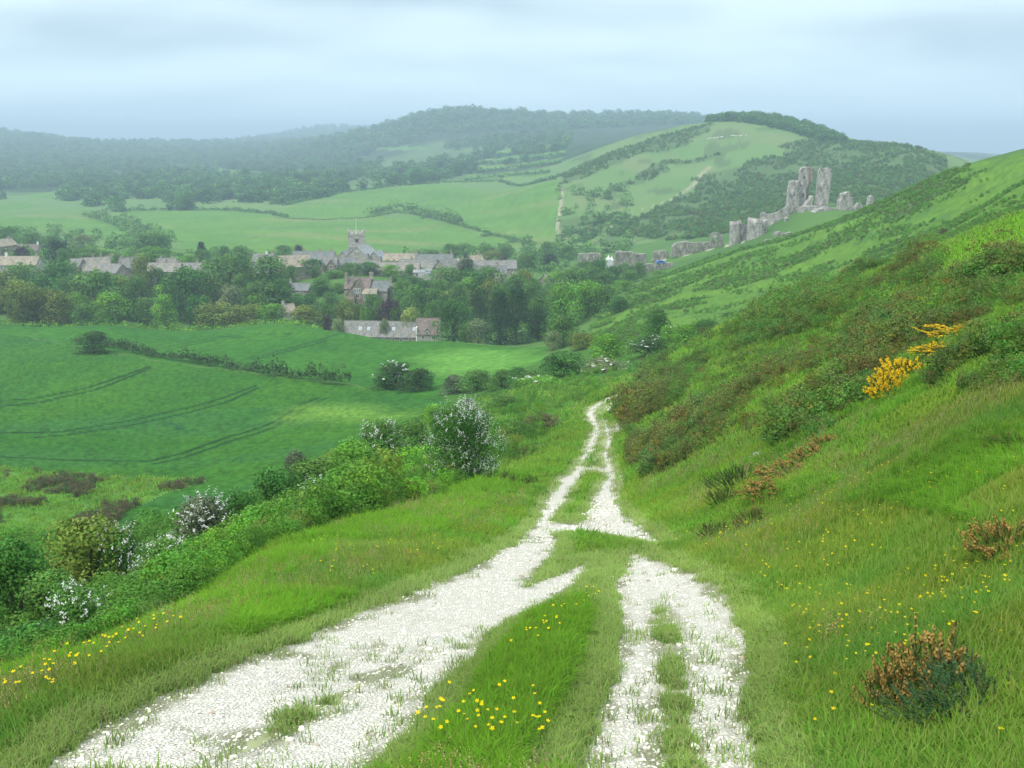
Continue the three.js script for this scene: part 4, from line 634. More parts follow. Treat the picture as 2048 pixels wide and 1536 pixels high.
const gorseMat = leafMat('gorse', 0.12, 0.225, 0.05, 0.5), gorseBrown = leafMat('gorse', 0.145, 0.225, 0.052, 0.42), gorseBlue = leafMat('gorse', 0.13, 0.26, 0.095, 0.5), flowerOrange = leafMat('flower', 0.46, 0.30, 0.085, 0.4), flowerYellow = leafMat('flower', 0.85, 0.58, 0.02, 0.4), flowerDull = leafMat('flower', 0.24, 0.14, 0.05, 0.3);
function gorseClump(seed, n, brown) {               // low uneven mound of spiny shoots, some tipped brown with spent flower
  const R = rng(seed), L = new Leaves();
  for (let b = 0; b < 15; b++) {
    const a = R() * 6.283, e = 0.42 * Math.sqrt(R()), r = 0.09 + 0.12 * R(), cx = Math.cos(a) * e, cz = Math.sin(a) * e, cy = (0.25 + 0.6 * R()) * (1 - e * 1.2), t = 0.7 + 0.6 * R(), tip = R() < brown;
    for (let k = 0; k < n / 15; k++) {
      const d = dir(R); if (d[1] < -0.2) d[1] *= -0.7; const q = r * (0.6 + 0.5 * R()), y = cy + d[1] * q * 1.3; if (y < 0) continue;
      const g = tip && d[1] > 0.15 ? 0.5 + 0.5 * R() : 0, c = t * (0.7 + 0.6 * R()), s = unit(d[0] + (R() - 0.5) * 0.9, d[1] + 0.4, d[2] + (R() - 0.5) * 0.9), l = 0.055 * (0.7 + 0.7 * R());
      L.leaf(cx + d[0] * q, y, cz + d[2] * q, unit(d[0] + (R() - 0.5) * 2, d[1] + (R() - 0.5) * 2, d[2] + (R() - 0.5) * 2), s, l, l * 0.42, [c * (1 + g * 0.75), c * (1 - g * 0.02), c * (1 + g * 0.2)], R);
    }
  }
  return L.build();
}
const SCRUB = [gorseClump(630, 760, 0.4), gorseClump(631, 760, 0.2), gorseClump(632, 760, 0.6)];
const GORSE = [gorse(600, 110, 34, 0.20, 0.075, 0.3), gorse(601, 120, 32, 0.19, 0.075, 0.15), gorse(602, 100, 36, 0.22, 0.07, 0.55)];
const FINE_GORSE = [gorse(610, 170, 90, 0.22, 0.045, 0.5), gorse(611, 160, 90, 0.24, 0.042, 0.3)];
{
  const lists = [[], [], []];
  for (let i = 0; i < 90000; i++) {
    const d = Math.exp(Math.log(9) + (Math.log(118) - Math.log(9)) * SR()), x = d * (0.08 + 0.6 * SR()), z = -d; if (!inside(GORSE_ZONE, x, z)) continue;
    const n = fbm(x / (1.5 + d * 0.05), z / (1.5 + d * 0.05), 3), e = -signedDist(GORSE_ZONE, x, z, 5); if (n < 0.06 - 0.014 * e && SR() < 0.94) continue;
    if (SR() > 0.75 || GB_AT.some((g) => Math.hypot(g[0] - x, g[1] - z) < g[2])) continue;
    const s = (0.4 + 0.3 * SR() + 0.6 * SR() ** 3) * (0.65 + d * 0.016) * (0.8 + 1.3 * Math.max(0, n)), w = fbm(x / 9 + 30, z / 9, 3), c = w > 0.14 ? [1.02, 0.95, 0.9] : w < 0.05 ? [0.85, 1.1, 0.85] : [0.98, 1.0, 1];
    lists[Math.floor(SR() * 3)].push({ x, y: groundY(x, z) - 0.06 * s, z, a: SR() * 6.3, tz: 0.25, s: s * 1.15, h: s * (0.75 + 0.5 * SR()), c: c.map((q) => q * (0.75 + 0.5 * SR())) });
  }
  lists.forEach((l, i) => { const u = l.slice(0, 7000); scatter('gorse_scrub', SCRUB[i], gorseBrown, u, ['brown and green gorse scrub blanketing the right-hand slope', 'greener gorse scrub mixed through the right-hand slope', 'browner gorse scrub mixed through the right-hand slope'][i], 'gorse scrub', true); });
}
const TIPPED = [gorse(622, 170, 80, 0.22, 0.048, 0.8, 0.42), gorse(623, 160, 80, 0.22, 0.048, 0.7, 0.42)];
const FLOWERING = [gorse(620, 170, 70, 0.22, 0.05, 0.85, 0.75), gorse(621, 170, 70, 0.22, 0.05, 0.95, 0.75)];
// scrub on the smooth flank, on the castle hill, the copse on its top and the far woods
function spread(name, geos, mat, n, d0, d1, a0, a1, test, size, label, category, tint, lift = 0.06) {
  const list = [];
  for (let i = 0; i < n; i++) { const d = Math.exp(Math.log(d0) + (Math.log(d1) - Math.log(d0)) * SR()), x = d * (a0 + (a1 - a0) * SR()), z = -d, k = test(x, z, d); if (!k) continue; const s = size(d) * (0.6 + 0.8 * SR()) * k; list.push({ x, y: groundY(x, z, 9) - lift * s, z, a: SR() * 6.3, s, h: s * (0.65 + 0.4 * SR()), c: tint(x, z) }); }
  geos.forEach((g, i) => { const l = list.filter((t, k) => k % geos.length === i); if (l.length) scatter(name, g, mat, l, label[i] ?? label[0], category, true); });
}
const bit = [clumpGeo(520, 110, 0.17), clumpGeo(521, 110, 0.17)];
spread('scrub', bit, LM.mid, 90000, 70, 420, 0.05, 0.75, (x, z, d) => inside(FLANK, x, z) && fbm((x * 0.5 - z * 0.15) / 6 + 5, (x * 0.25 + z) / 14, 5) > 0.05 - 0.3 * SR() ? 1 : 0, (d) => 0.3 + d * 0.0019, ['low bracken and scrub scattered over the smooth green flank', 'darker bracken scattered over the smooth green flank'], 'scrub', () => (SR() < 0.35 ? [1.15, 0.85, 0.95] : SR() < 0.6 ? [1.3, 1.5, 0.8] : [0.9, 1.05, 0.85]));
spread('hill_scrub', bit, LM.mid, 30000, 560, 1300, 0.0, 0.5, (x, z) => { const jx = x + 10 * vn(x / 25, z / 25), jz = z + 16 * vn(x / 25 + 9, z / 25); return WEST_SCRUB.some((P) => inside(P, jx, jz)) && fbm(x / 20 + 3, z / 30, 4) > -0.12 - 0.2 * SR() ? 1 : 0; }, (d) => 2.7, ['dark scrub covering the hill behind the castle', 'mixed scrub covering the hill behind the castle'], 'scrub', () => { const t = 0.6 + 0.7 * SR(); return SR() < 0.3 ? [t * 1.3, t * 0.85, t] : [t * 0.9, t, t * 0.9]; });
spread('woodland', bit, LM.deep, 9000, 930, 1260, 0.15, 0.42, (x, z) => inside(COPSE, x, z) ? 1 : 0, () => 7.5, ['dark wood crowning the hill behind the castle', 'leafy edge of the wood crowning the hill behind the castle'], 'wood', () => { const t = 0.7 + 0.5 * SR(); return [t, t, t]; }, 0.1);
spread('woodland', [...bit, CROWNS.round[0].geo], LM.deep, 9000, 900, 2600, -0.64, 0.1, (x, z, d) => { if (!inside(FAR_WOOD, x, z) || PASTURE.some((P) => inside(P, x, z))) return 0; const o = vn(x / 95 + 3, z / 260) + 0.3 * vn(x / 40, z / 60); return o > 0.22 ? 0 : 1; }, () => 13, ['hazy woods filling the valley beyond the pastures', 'second growth in the hazy woods beyond the pastures', 'tall crowns in the hazy woods beyond the pastures'], 'wood', () => { const t = 0.6 + 0.8 * SR(); return [t * (0.9 + 0.3 * SR()), t, t]; }, 0.1);
spread('woodland', bit, LM.deep, 9000, 2300, 6000, -0.64, 0.3, (x, z, d) => baseH(x, d) > -40 ? 1 : 0.8, () => 19, ['bluish woods along the far ridges', 'scattered crowns along the far ridges'], 'wood', () => { const t = 0.7 + 0.6 * SR(); return [t, t, t]; }, 0.1);
spread('woodland', bit, LM.mid, 1200, 430, 900, -0.62, 0.12, (x, z, d) => { if (PASTURE.some((P) => inside(P, x, z))) return 0; return d > 600 ? 1 : 0.6; }, () => 8, ['trees and garden bushes round the village and its pastures', 'smaller bushes round the village and its pastures'], 'wood', () => { const t = 0.8 + 0.7 * SR(); return [t, t, t]; }, 0.1);
// turf: tufts of grass, thick near the eye
function tuft(seed, blades, h, spreadR, wid, lean, yellow) {
  const R = rng(seed), L = new Leaves();
  for (let k = 0; k < blades; k++) {
    const a = R() * 6.283, r = spreadR * Math.sqrt(R()), x = Math.cos(a) * r, z = Math.sin(a) * r, b = R() * 6.283, hh = h * (0.5 + 0.7 * R()), l = lean * (0.3 + R()), dx = Math.cos(b) * l * hh, dz = Math.sin(b) * l * hh, wx = -Math.sin(b) * wid / 2, wz = Math.cos(b) * wid / 2, n = unit(-Math.cos(b) * 0.35 + (R() - 0.5) * 0.4, 1, -Math.sin(b) * 0.35 + (R() - 0.5) * 0.4), i = L.p.length / 3, t = 0.75 + 0.5 * R(), dry = R() < yellow;
    L.p.push(x - wx, -0.01, z - wz, x + wx, -0.01, z + wz, x + dx * 0.4 + wx * 0.8, hh * 0.62, z + dz * 0.4 + wz * 0.8, x + dx * 0.4 - wx * 0.8, hh * 0.62, z + dz * 0.4 - wz * 0.8, x + dx, hh * (1 - l * 0.25), z + dz);
    for (let v = 0; v < 5; v++) { L.n.push(...n); L.c.push(...(dry ? [t * 1.5, t * 1.05, t * 1.8] : [t * (0.9 + 0.3 * (v === 4 ? 1 : 0)), t, t * 0.9])); }
    L.i.push(i, i + 1, i + 2, i, i + 2, i + 3, i + 3, i + 2, i + 4);
  }
  return L.build();
}
const grassMat = leafMat('grass', 0.16, 0.305, 0.034, 0.5);
{
  const kinds = [tuft(700, 18, 0.055, 0.07, 0.006, 0.9, 0.3), tuft(701, 20, 0.10, 0.08, 0.006, 0.85, 0.2), tuft(702, 26, 0.15, 0.09, 0.007, 1.0, 0.08), tuft(703, 16, 0.09, 0.09, 0.014, 0.9, 0.12)], lists = [[], [], [], []];
  const put = (n, d0, d1, bias) => {
    for (let i = 0; i < n; i++) {
      const d = d0 + (d1 - d0) * Math.pow(SR(), bias), x = d * (-0.64 + 1.3 * SR()), z = -d;
      const cd = chalkDist(x, z); if (d > 20 && cd < 0.5 && SR() < 0.55) continue; if (cd + chalkEdge(x, z, d) * 1.1 < (d < 12 ? 0.05 : 0.0) + (SR() < 0.015 ? -0.3 : 0)) continue; if (inside(FIELD_A, x, z)) continue;
      const sc = inside(LEFT_SCRUB, x, z); if (sc && SR() < 0.85 && signedDist(LEFT_SCRUB, x, z, 2) < -0.5) continue; if (inside(ROUGH, x, z) && SR() < 0.6) continue; if (inside(GORSE_ZONE, x, z) && SR() < 0.2) continue;
      const long = fbm(x / 2.2 + 50, z / 2.2, 3), strip = x / d > -0.3 && x / d < 0.13 && d < 10 && cd > 0.35, bank = x / d < 0.02 && cd > 1.4, slope = x > 1.2 + d * 0.07;
      let kind = 1; if (cd < 0.25 + 0.3 * SR()) kind = 0; else if (d > 16) kind = 3; if ((strip && SR() < 0.6) || (bank && SR() < 0.7 * sstep(-0.3, 0.1, long)) || (slope && cd > 2 && d < 26 && long > 0.06 && SR() < 0.55)) kind = 2; if (kind === 2 && d > 45) kind = 3;
      const f = Math.max(1, d / 11) ** 0.85, s = (0.7 + 0.6 * SR()) * f * (kind === 2 ? Math.min(1.3, 0.8 + 0.012 * d) : 1), yel = fbm(x * 0.8 + 9, z * 0.8, 3), tone = (0.82 + 0.36 * SR()) * (1 + 0.35 * fbm(x / 3 + 5, z / 3, 3));
      let c = [tone * (1 + 0.4 * yel), tone, tone]; if (kind === 0) c = [tone * 1.5, tone * 1.12, tone * 2.6]; if (kind === 2) c = [tone * 0.98, tone * 1.12, tone * 0.8]; if (slope && kind !== 2) c = [c[0] * 1.08, c[1] * 1.06, c[2]];
      if (inside(BRIGHT_ZONE, x, z)) c = [1.25, 1.3, 0.9];
      lists[kind].push({ x, y: groundY(x, z, cd), z, a: SR() * 6.3, tx: (SR() - 0.5) * 0.3, tz: (SR() - 0.5) * 0.3, s, h: s * (0.8 + 0.5 * SR()) / f ** 0.25, c });
    }
  };
  put(90000, 2.9, 9, 1.1); put(110000, 8, 26, 1.3); put(80000, 24, 80, 1.5); put(30000, 70, 135, 1);
  lists.forEach((l, i) => scatter('grass', kinds[i], grassMat, l, ['worn short turf fringing the chalk ruts', 'green turf of the verges near the eye', 'long tussock grass on banks and between the tracks', 'coarser turf on the slopes further down the track'][i], 'grass', true));
}
// dead stalks, seed heads and broad leaves in the turf
{
  const straw = leafMat('straw', 0.42, 0.36, 0.19, 0.4), stalk = (seed) => { const R = rng(seed), L = new Leaves(); for (let k = 0; k < 6; k++) { const x = (R() - 0.5) * 0.16, z = (R() - 0.5) * 0.16, h = 0.16 + 0.16 * R(), b = R() * 6.283, lx = Math.cos(b) * 0.3 * h, lz = Math.sin(b) * 0.3 * h; L.spike(x, 0, z, lx, h, lz, 0.0028, [1, 1, 1], R, [0.1, 1, 0.1]); for (let j = 0; j < 5; j++) L.leaf(x + lx * (0.8 + j * 0.05), h * (0.8 + j * 0.05), z + lz * (0.8 + j * 0.05), dir(R), [0, 1, 0.2], 0.014, 0.006, [1.1, 0.95, 0.9], R); } return L.build(); };
  const herb = (seed) => { const R = rng(seed), L = new Leaves(); for (let k = 0; k < 9; k++) { const a = k * 2.4, r = 0.035 + 0.02 * R(), n = unit(Math.cos(a) * 0.5, 1, Math.sin(a) * 0.5); L.leaf(Math.cos(a) * r, 0.02 + 0.02 * R(), Math.sin(a) * r, n, n, 0.07, 0.032, [0.8 + 0.4 * R(), 0.9 + 0.2 * R(), 0.8], R); } return L.build(); };
  const a = [], b = [];
  for (let i = 0; i < 30000; i++) { const d = 3.2 + 26 * Math.pow(SR(), 1.4), x = d * (-0.62 + 1.25 * SR()), z = -d, cd = chalkDist(x, z); if (cd < 0.15 || inside(LEFT_SCRUB, x, z) || inside(GORSE_ZONE, x, z)) continue; const n = fbm(x / 1.7 + 70, z / 1.7, 3), f = Math.max(1, d / 12); if (cd > 0.5 && n > 0.08 && SR() < 0.32) a.push({ x, y: groundY(x, z, cd), z, a: SR() * 6.3, s: f * (0.7 + 0.5 * SR()), c: [1, 1, 1].map((q) => q * (0.8 + 0.5 * SR())) }); else if (n < 0.05 && d < 16 && SR() < 0.35) b.push({ x, y: groundY(x, z, cd) + 0.02, z, a: SR() * 6.3, s: 0.5 + 0.5 * SR(), c: [0.9 + 0.3 * SR(), 0.9, 0.8] }); }
  scatter('dead_stalks', stalk(801), straw, a, 'straw coloured dead stalks and seed heads in the turf', 'dry grass', true); scatter('broad_leaves', herb(802), LM.fresh, b, 'broad leaved herbs in the short turf', 'herbs', true);
}
// rushes in the rough corner
spread('rushes', [clumpGeo(530, 150, 0.16, 0.2), clumpGeo(531, 150, 0.18, 0.18)], LM.brown, 9000, 92, 145, -0.62, -0.28, (x, z, d) => inside(ROUGH, x, z) && fbm(x / 7, z / 7 + 3, 4) > 0.03 && d > 95 ? 1 : 0, () => 0.9, ['brown rushes in the rough corner below the crop field', 'dull brown rushes in the rough corner below the crop field'], 'rushes', () => (SR() < 0.35 ? [0.6, 1.3, 0.7] : [1, 1, 1]));
// loose chalk
{
  const R = rng(31), make = (seed) => { const g = new THREE.IcosahedronGeometry(0.5, 1), p = g.attributes.position, Q = rng(seed), k = [dir(Q), dir(Q), dir(Q), dir(Q), dir(Q)]; for (let i = 0; i < p.count; i++) { const v = new THREE.Vector3().fromBufferAttribute(p, i); for (const e of k) { const t = v.x * e[0] + v.y * e[1] + v.z * e[2]; if (t > 0.28) v.addScaledVector(new THREE.Vector3(...e), 0.28 - t); } p.setXYZ(i, v.x, v.y * 0.62, v.z); } g.computeVertexNormals(); return g; };
  const mat = new THREE.MeshStandardMaterial({ color: new THREE.Color().setRGB(0.80, 0.76, 0.67), roughness: 0.95 }); mat.name = 'chalk stone';
  const lists = [[], []];
  for (let i = 0; i < 60000; i++) {
    const d = 3 + 32 * Math.pow(SR(), 1.7), x = d * (-0.62 + 0.95 * SR()), z = -d, cd = chalkDist(x, z); if (cd > 0.35 || (cd > 0 && SR() < 0.85)) continue;
    const t = SR(), s = (0.008 + 0.02 * t * t + (SR() < 0.008 ? 0.04 : 0)) * Math.max(1, d / 10) * (cd > 0 ? 1.2 : 1), b = 0.75 + 0.3 * SR();
    lists[i % 2].push({ x, y: groundY(x, z, cd) + s * 0.12, z, a: SR() * 6.3, tx: SR() - 0.5, tz: SR() - 0.5, s, h: s * (0.6 + 0.5 * SR()), c: SR() < 0.06 ? [0.5, 0.42, 0.36] : [b, b * 0.99, b * 0.96] });
  }
  lists.forEach((l, i) => scatter('chalk_rubble', make(40 + i), mat, l, ['loose chalk stones lying on the track', 'angular chalk chips lying on the track'][i], 'stones', true));
}
// ------------------------------------------------------------------ buildings and ruins
function noiseTex(seed, fn, S = 256) { const c = new Uint8Array(S * S * 4); for (let y = 0; y < S; y++) for (let x = 0; x < S; x++) { const v = fn(x, y, S), o = (y * S + x) * 4; c[o] = clamp(v[0], 0, 255); c[o + 1] = clamp(v[1], 0, 255); c[o + 2] = clamp(v[2], 0, 255); c[o + 3] = 255; } const t = new THREE.DataTexture(c, S, S); t.wrapS = t.wrapT = THREE.RepeatWrapping; t.magFilter = THREE.LinearFilter; t.colorSpace = THREE.SRGBColorSpace; t.needsUpdate = true; return t; }
const tileN = (x, y, S, f, o) => { const u = x / S * f, v = y / S * f, a = u / f, b = v / f; return fbm(u + o, v, 4) * (1 - a) * (1 - b) + fbm(u - f + o, v, 4) * a * (1 - b) + fbm(u + o, v - f, 4) * (1 - a) * b + fbm(u - f + o, v - f, 4) * a * b; };
const stoneTex = noiseTex(1, (x, y, S) => { const course = Math.floor(y / 10), j = (y % 10 < 1 ? -28 : 0) + ((x + course * 9) % 18 < 1 ? -20 : 0), k = 40 * (hash2(Math.floor((x + course * 9) / 18), course) - 0.5), n = 205 + 60 * tileN(x, y, S, 6, 3) + j + k; return [n, n * 0.985, n * 0.95]; });
const slateTex = noiseTex(2, (x, y, S) => { const course = Math.floor(y / 12), j = y % 12 < 2 ? -40 : 0, k = 36 * (hash2(Math.floor((x + course * 7) / 14), course) - 0.5), l = 50 * tileN(x, y, S, 5, 9), n = 200 + j + k + l; return [n + l * 0.4, n, n - 4]; });
const ruinTex = noiseTex(3, (x, y, S) => { const s = tileN(x, Math.floor(y * 0.22), S, 14, 5), k = 70 * tileN(x, y, S, 22, 8), l = 60 * tileN(x, y, S, 4, 1), n = 190 + 80 * s + k + l; return [n, n * 0.985, n * 0.96]; });
const rgbMat = (name, r, g, b, map, rough = 0.95) => { const m = new THREE.MeshStandardMaterial({ color: new THREE.Color().setRGB(r, g, b), roughness: rough, map: map ?? null }); m.name = name; return m; };
const BM = {
  mossy: rgbMat('ruin stone', 0.46, 0.46, 0.38, ruinTex),
  church: rgbMat('church stone', 0.64, 0.61, 0.54, stoneTex),
  stone: rgbMat('stone', 0.47, 0.44, 0.37, stoneTex), warm: rgbMat('stone', 0.46, 0.40, 0.30, stoneTex), pale: rgbMat('render', 0.62, 0.60, 0.56, stoneTex), slate: rgbMat('stone slate', 0.384, 0.367, 0.336, slateTex), slate2: rgbMat('stone slate', 0.460, 0.419, 0.358, slateTex), blue: rgbMat('slate', 0.307, 0.322, 0.311, slateTex), red: rgbMat('clay tile', 0.33, 0.255, 0.22, slateTex), tan: rgbMat('stone slate', 0.552, 0.463, 0.351, slateTex),
  white: rgbMat('white paint', 0.80, 0.80, 0.78, null, 0.6), pane: rgbMat('window glass', 0.05, 0.055, 0.06, null, 0.15), sky: rgbMat('roof glass', 0.30, 0.36, 0.42, null, 0.15), wood: rgbMat('timber', 0.20, 0.15, 0.10), orange: rgbMat('larch boards', 0.42, 0.28, 0.12), pot: rgbMat('clay pot', 0.36, 0.22, 0.15), lead: rgbMat('lead', 0.491, 0.508, 0.515, slateTex), ruin: rgbMat('ruin stone', 0.62, 0.595, 0.55, ruinTex), ruinWarm: rgbMat('ruin stone', 0.45, 0.38, 0.31, ruinTex), blueCloth: rgbMat('blue cloth', 0.06, 0.16, 0.45, null, 0.7), lightBlue: rgbMat('awning', 0.40, 0.56, 0.68, null, 0.7), wool: rgbMat('wool', 0.75, 0.72, 0.65), dark: rgbMat('dark', 0.03, 0.03, 0.03),
};
function boxUV(g, k) {                             // uv in metres on the face each triangle looks along
  const n = g.index ? g.toNonIndexed() : g; n.computeVertexNormals(); const p = n.attributes.position, q = n.attributes.normal, uv = new Float32Array(p.count * 2);
  for (let i = 0; i < p.count; i++) { const ax = Math.abs(q.getX(i)), ay = Math.abs(q.getY(i)), az = Math.abs(q.getZ(i)); const u = ax > az && ax > ay ? p.getZ(i) : p.getX(i), v = ay > ax && ay > az ? p.getZ(i) : p.getY(i); uv[i * 2] = u / k; uv[i * 2 + 1] = v / k; }
  n.setAttribute('uv', new THREE.BufferAttribute(uv, 2)); return n;
}
const box = (w, h, d, x = 0, y = 0, z = 0, k = 6) => { const g = new THREE.BoxGeometry(w, h, d); g.translate(x, y + h / 2, z); return boxUV(g, k); };
function windowAt(parent, x, y, z, w, h, out, pane = BM.pane, frame = BM.white, turn = 0) {   // a framed window whose face looks along local +z (turn about y)
  const bars = [box(w, 0.1, 0.1, 0, h / 2 - 0.1, 0), box(w, 0.1, 0.1, 0, -h / 2, 0), box(0.1, h - 0.2, 0.1, -w / 2 + 0.05, -h / 2 + 0.1, 0), box(0.1, h - 0.2, 0.1, w / 2 - 0.05, -h / 2 + 0.1, 0), box(0.06, h - 0.2, 0.08, 0, -h / 2 + 0.1, 0)];
  const f = part('window', mergeGeometries(bars), frame, parent); f.position.set(x, y, z); f.rotation.y = turn; f.translateZ(out);
  part('pane', box(w - 0.2, h - 0.2, 0.04, 0, -h / 2 + 0.1, -0.01), pane, f); return f;
}
function chimneyAt(parent, x, y, h, z = 0, mat = BM.stone, w = 0.9, d = 0.7, pots = 2) {
  const c = part('chimney', mergeGeometries([box(w, h, d, 0, 0, 0), box(w + 0.18, 0.18, d + 0.18, 0, h, 0)]), mat, parent); c.position.set(x, y, z);
  for (let i = 0; i < pots; i++) { const g = new THREE.CylinderGeometry(0.11, 0.14, 0.5, 8); g.translate((i - (pots - 1) / 2) * 0.38, h + 0.43, 0); part('chimney_pot', g, BM.pot, c); }
  return c;
}
// a gabled block: ridge along local x, front towards +z
function gabled(parent, len, deep, eave, ridge, wall, roof, { x = 0, z = 0, y = 0, turn = 0, over = 0.25, sunk = 2.5 } = {}) {
  const s = new THREE.Shape([new THREE.Vector2(-deep / 2, -sunk), new THREE.Vector2(deep / 2, -sunk), new THREE.Vector2(deep / 2, eave), new THREE.Vector2(0, ridge), new THREE.Vector2(-deep / 2, eave)]);
  const g = new THREE.ExtrudeGeometry(s, { depth: len, bevelEnabled: false }); g.translate(0, 0, -len / 2); g.rotateY(Math.PI / 2); const w = part('wall', boxUV(g, 6), wall, parent);
  const rise = ridge - eave, half = deep / 2, slope = Math.hypot(rise, half) + over + 0.1, a = Math.atan2(rise, half), slabs = [];
  for (const e of [1, -1]) { const b = new THREE.BoxGeometry(len + over * 2, 0.18, slope); b.translate(0, 0.1, slope / 2 - 0.06); b.rotateX(a * e); if (e < 0) { b.rotateX(0); } if (e < 0) { const m = new THREE.Matrix4().makeRotationY(Math.PI); b.copy(new THREE.BoxGeometry(len + over * 2, 0.18, slope)); b.translate(0, 0.1, slope / 2 - 0.06); b.rotateX(a); b.applyMatrix4(m); } b.translate(0, ridge, 0); slabs.push(boxUV(b, 5)); }
  const cap = box(len + over * 2, 0.16, 0.34, 0, ridge + 0.08, 0); slabs.push(cap);
  const r = part('roof', mergeGeometries(slabs), roof, parent);
  for (const m of [w, r]) { m.position.set(x, y, z); m.rotation.y = turn; }
  return { wall: w, roof: r, a, half, eave, ridge };
}
function house(label, px0, px1, pyR, d, { deep = 7, turn = 0, roofH = 3.2, wall = 'stone', roof = 'slate', chimneys = [], windows = 0, rows = 1, dormers = [], lights = [], gableWin = false, name = 'stone_house', min = 4.5, up = 0 } = {}, category = 'house', group) {
  const len = Math.abs(px1 - px0) * pxm(d) / Math.max(0.5, Math.cos(turn)), p = at((px0 + px1) / 2, pyR, d), g = groundY(p.x, p.z, 9), ridge = Math.max(min, p.y - g), eave = Math.max(1.8, ridge - roofH), o = thing(name, label, category, group);
  o.position.set(p.x, p.y - ridge, p.z); o.rotation.y = turn;
  const b = gabled(o, len, deep, eave, ridge, BM[wall], BM[roof], { sunk: Math.max(2.5, p.y - ridge - g + 3) });
  for (const [f, h = 1.5, m = 'stone'] of chimneys) chimneyAt(o, f * (len / 2 - 0.5), ridge - 0.35, h, 0, BM[m]);
  for (let r = 0; r < rows; r++) for (let i = 0; i < windows; i++) windowAt(o, ((i + 0.5) / windows - 0.5) * (len - 1), eave - 1.0 - r * 2.5, deep / 2, 1.1, 1.2, 0.04);
  if (gableWin) for (const e of [1, -1]) windowAt(o, e * len / 2, eave - 0.2, 0, 1.0, 1.3, 0.04, BM.pane, BM.white, e * Math.PI / 2);
  for (const f of dormers) { const x = f * len / 2, y0 = eave - 0.4, dg = thing2(o, x, y0, deep / 2 - 0.9); dg(wall, roof); }
  for (const f of lights) { const sk = part('skylight', box(0.8, 0.06, 1.2, 0, 0, 0), BM.white, o), t = 0.5; sk.position.set(f * len / 2, ridge - (ridge - eave) * t + 0.2, deep / 2 * t); sk.rotation.x = b.a; part('pane', box(0.6, 0.04, 1.0, 0, 0.04, 0), BM.sky, sk); }
  return o;
}
function thing2(o, x, y, z) { return (wall, roof) => { const s = new THREE.Shape([new THREE.Vector2(-0.8, 0), new THREE.Vector2(0.8, 0), new THREE.Vector2(0.8, 1.3), new THREE.Vector2(0, 2.2), new THREE.Vector2(-0.8, 1.3)]), g = new THREE.ExtrudeGeometry(s, { depth: 2.2, bevelEnabled: false }); g.translate(0, 0, -1.2); const m = part('dormer', boxUV(g, 6), BM[wall], o); m.position.set(x, y, z); for (const e of [1, -1]) { const r = box(1.35, 0.12, 2.5, 0, 0, 0); const q = part('roof', r, BM[roof], m); q.position.set(e * 0.47, 1.72, -0.05); q.rotation.z = -e * 0.84; } windowAt(m, 0, 0.85, 1.0, 0.9, 1.0, 0.03); }; }
// the village, left to right
house('long house with reddish roof and white gable end at the far left', -30, 77, 513, 425, { roof: 'tan', wall: 'pale', chimneys: [[-0.2, 1.8, 'white'], [0.96, 1.0]], windows: 4, deep: 8, gableWin: true });
house('small cottage gable peeping out at the far left edge of the photo', -14, 14, 479, 520, { turn: 1.25, roof: 'tan', wall: 'warm', deep: 7, chimneys: [[0.8, 1.2]], gableWin: true });
house('low reddish roof behind the dark yew with a white chimney', 32, 78, 489, 540, { roof: 'red', chimneys: [[0.95, 1.6, 'white']], windows: 2 });
house('cottage with a dormer window left of the hipped roof', 141, 166, 518, 420, { roof: 'slate', deep: 7, dormers: [0.3], windows: 2, turn: -0.25 });
house('large grey roofed house with two thin chimneys, left of the olive tree', 166, 212, 515, 424, { roof: 'slate2', deep: 11, roofH: 5, chimneys: [[-0.1, 1.6], [0.5, 1.6]], windows: 3, rows: 2, turn: 0.5 });
house('stepped grey roofs running down right of the two chimneys', 205, 247, 528, 418, { roof: 'slate', deep: 8, turn: -0.4, windows: 2, chimneys: [[0.9, 1.2]] });
house('tall gabled house just left of the olive tree', 243, 274, 515, 428, { roof: 'slate', deep: 7, turn: 0.7, roofH: 3.8, chimneys: [[0.8, 1.4], [-0.8, 1.0]], windows: 2, rows: 2, gableWin: true });
house('long grey terrace roof right of the olive tree', 298, 362, 526, 424, { roof: 'slate2', deep: 8, chimneys: [[-0.5, 1.5], [0.1, 1.5], [0.85, 1.4]], windows: 5, rows: 2 });
house('grey roof at the right end of the left-hand terrace', 358, 403, 526, 428, { roof: 'slate', deep: 8, chimneys: [[0.7, 1.6]], windows: 3, dormers: [-0.3] });
house('low roof behind the left-hand terrace', 318, 352, 517, 450, { roof: 'slate', deep: 7, chimneys: [[-0.8, 1.3], [0.6, 1.2]], windows: 2 });
house('hut roof seen under trees above the left terrace', 212, 226, 508, 470, { roof: 'tan', windows: 1, min: 4 });
house('white cottage with a white chimney at the left end of the church row', 508, 548, 508, 470, { roof: 'slate', wall: 'pale', chimneys: [[0.3, 1.4, 'white'], [0.95, 1.6]], windows: 3 });
house('tan roofed house with a pale round-topped gable left of the church', 560, 616, 511, 430, { roof: 'tan', wall: 'warm', deep: 9, roofH: 4.4, turn: 0.35, windows: 2, rows: 2, gableWin: true });
house('long dark terrace roof left of the church tower', 588, 668, 503, 470, { roof: 'blue', deep: 8, chimneys: [[-0.5, 1.2], [0.3, 1.3], [0.9, 1.2]], windows: 6, rows: 2 });
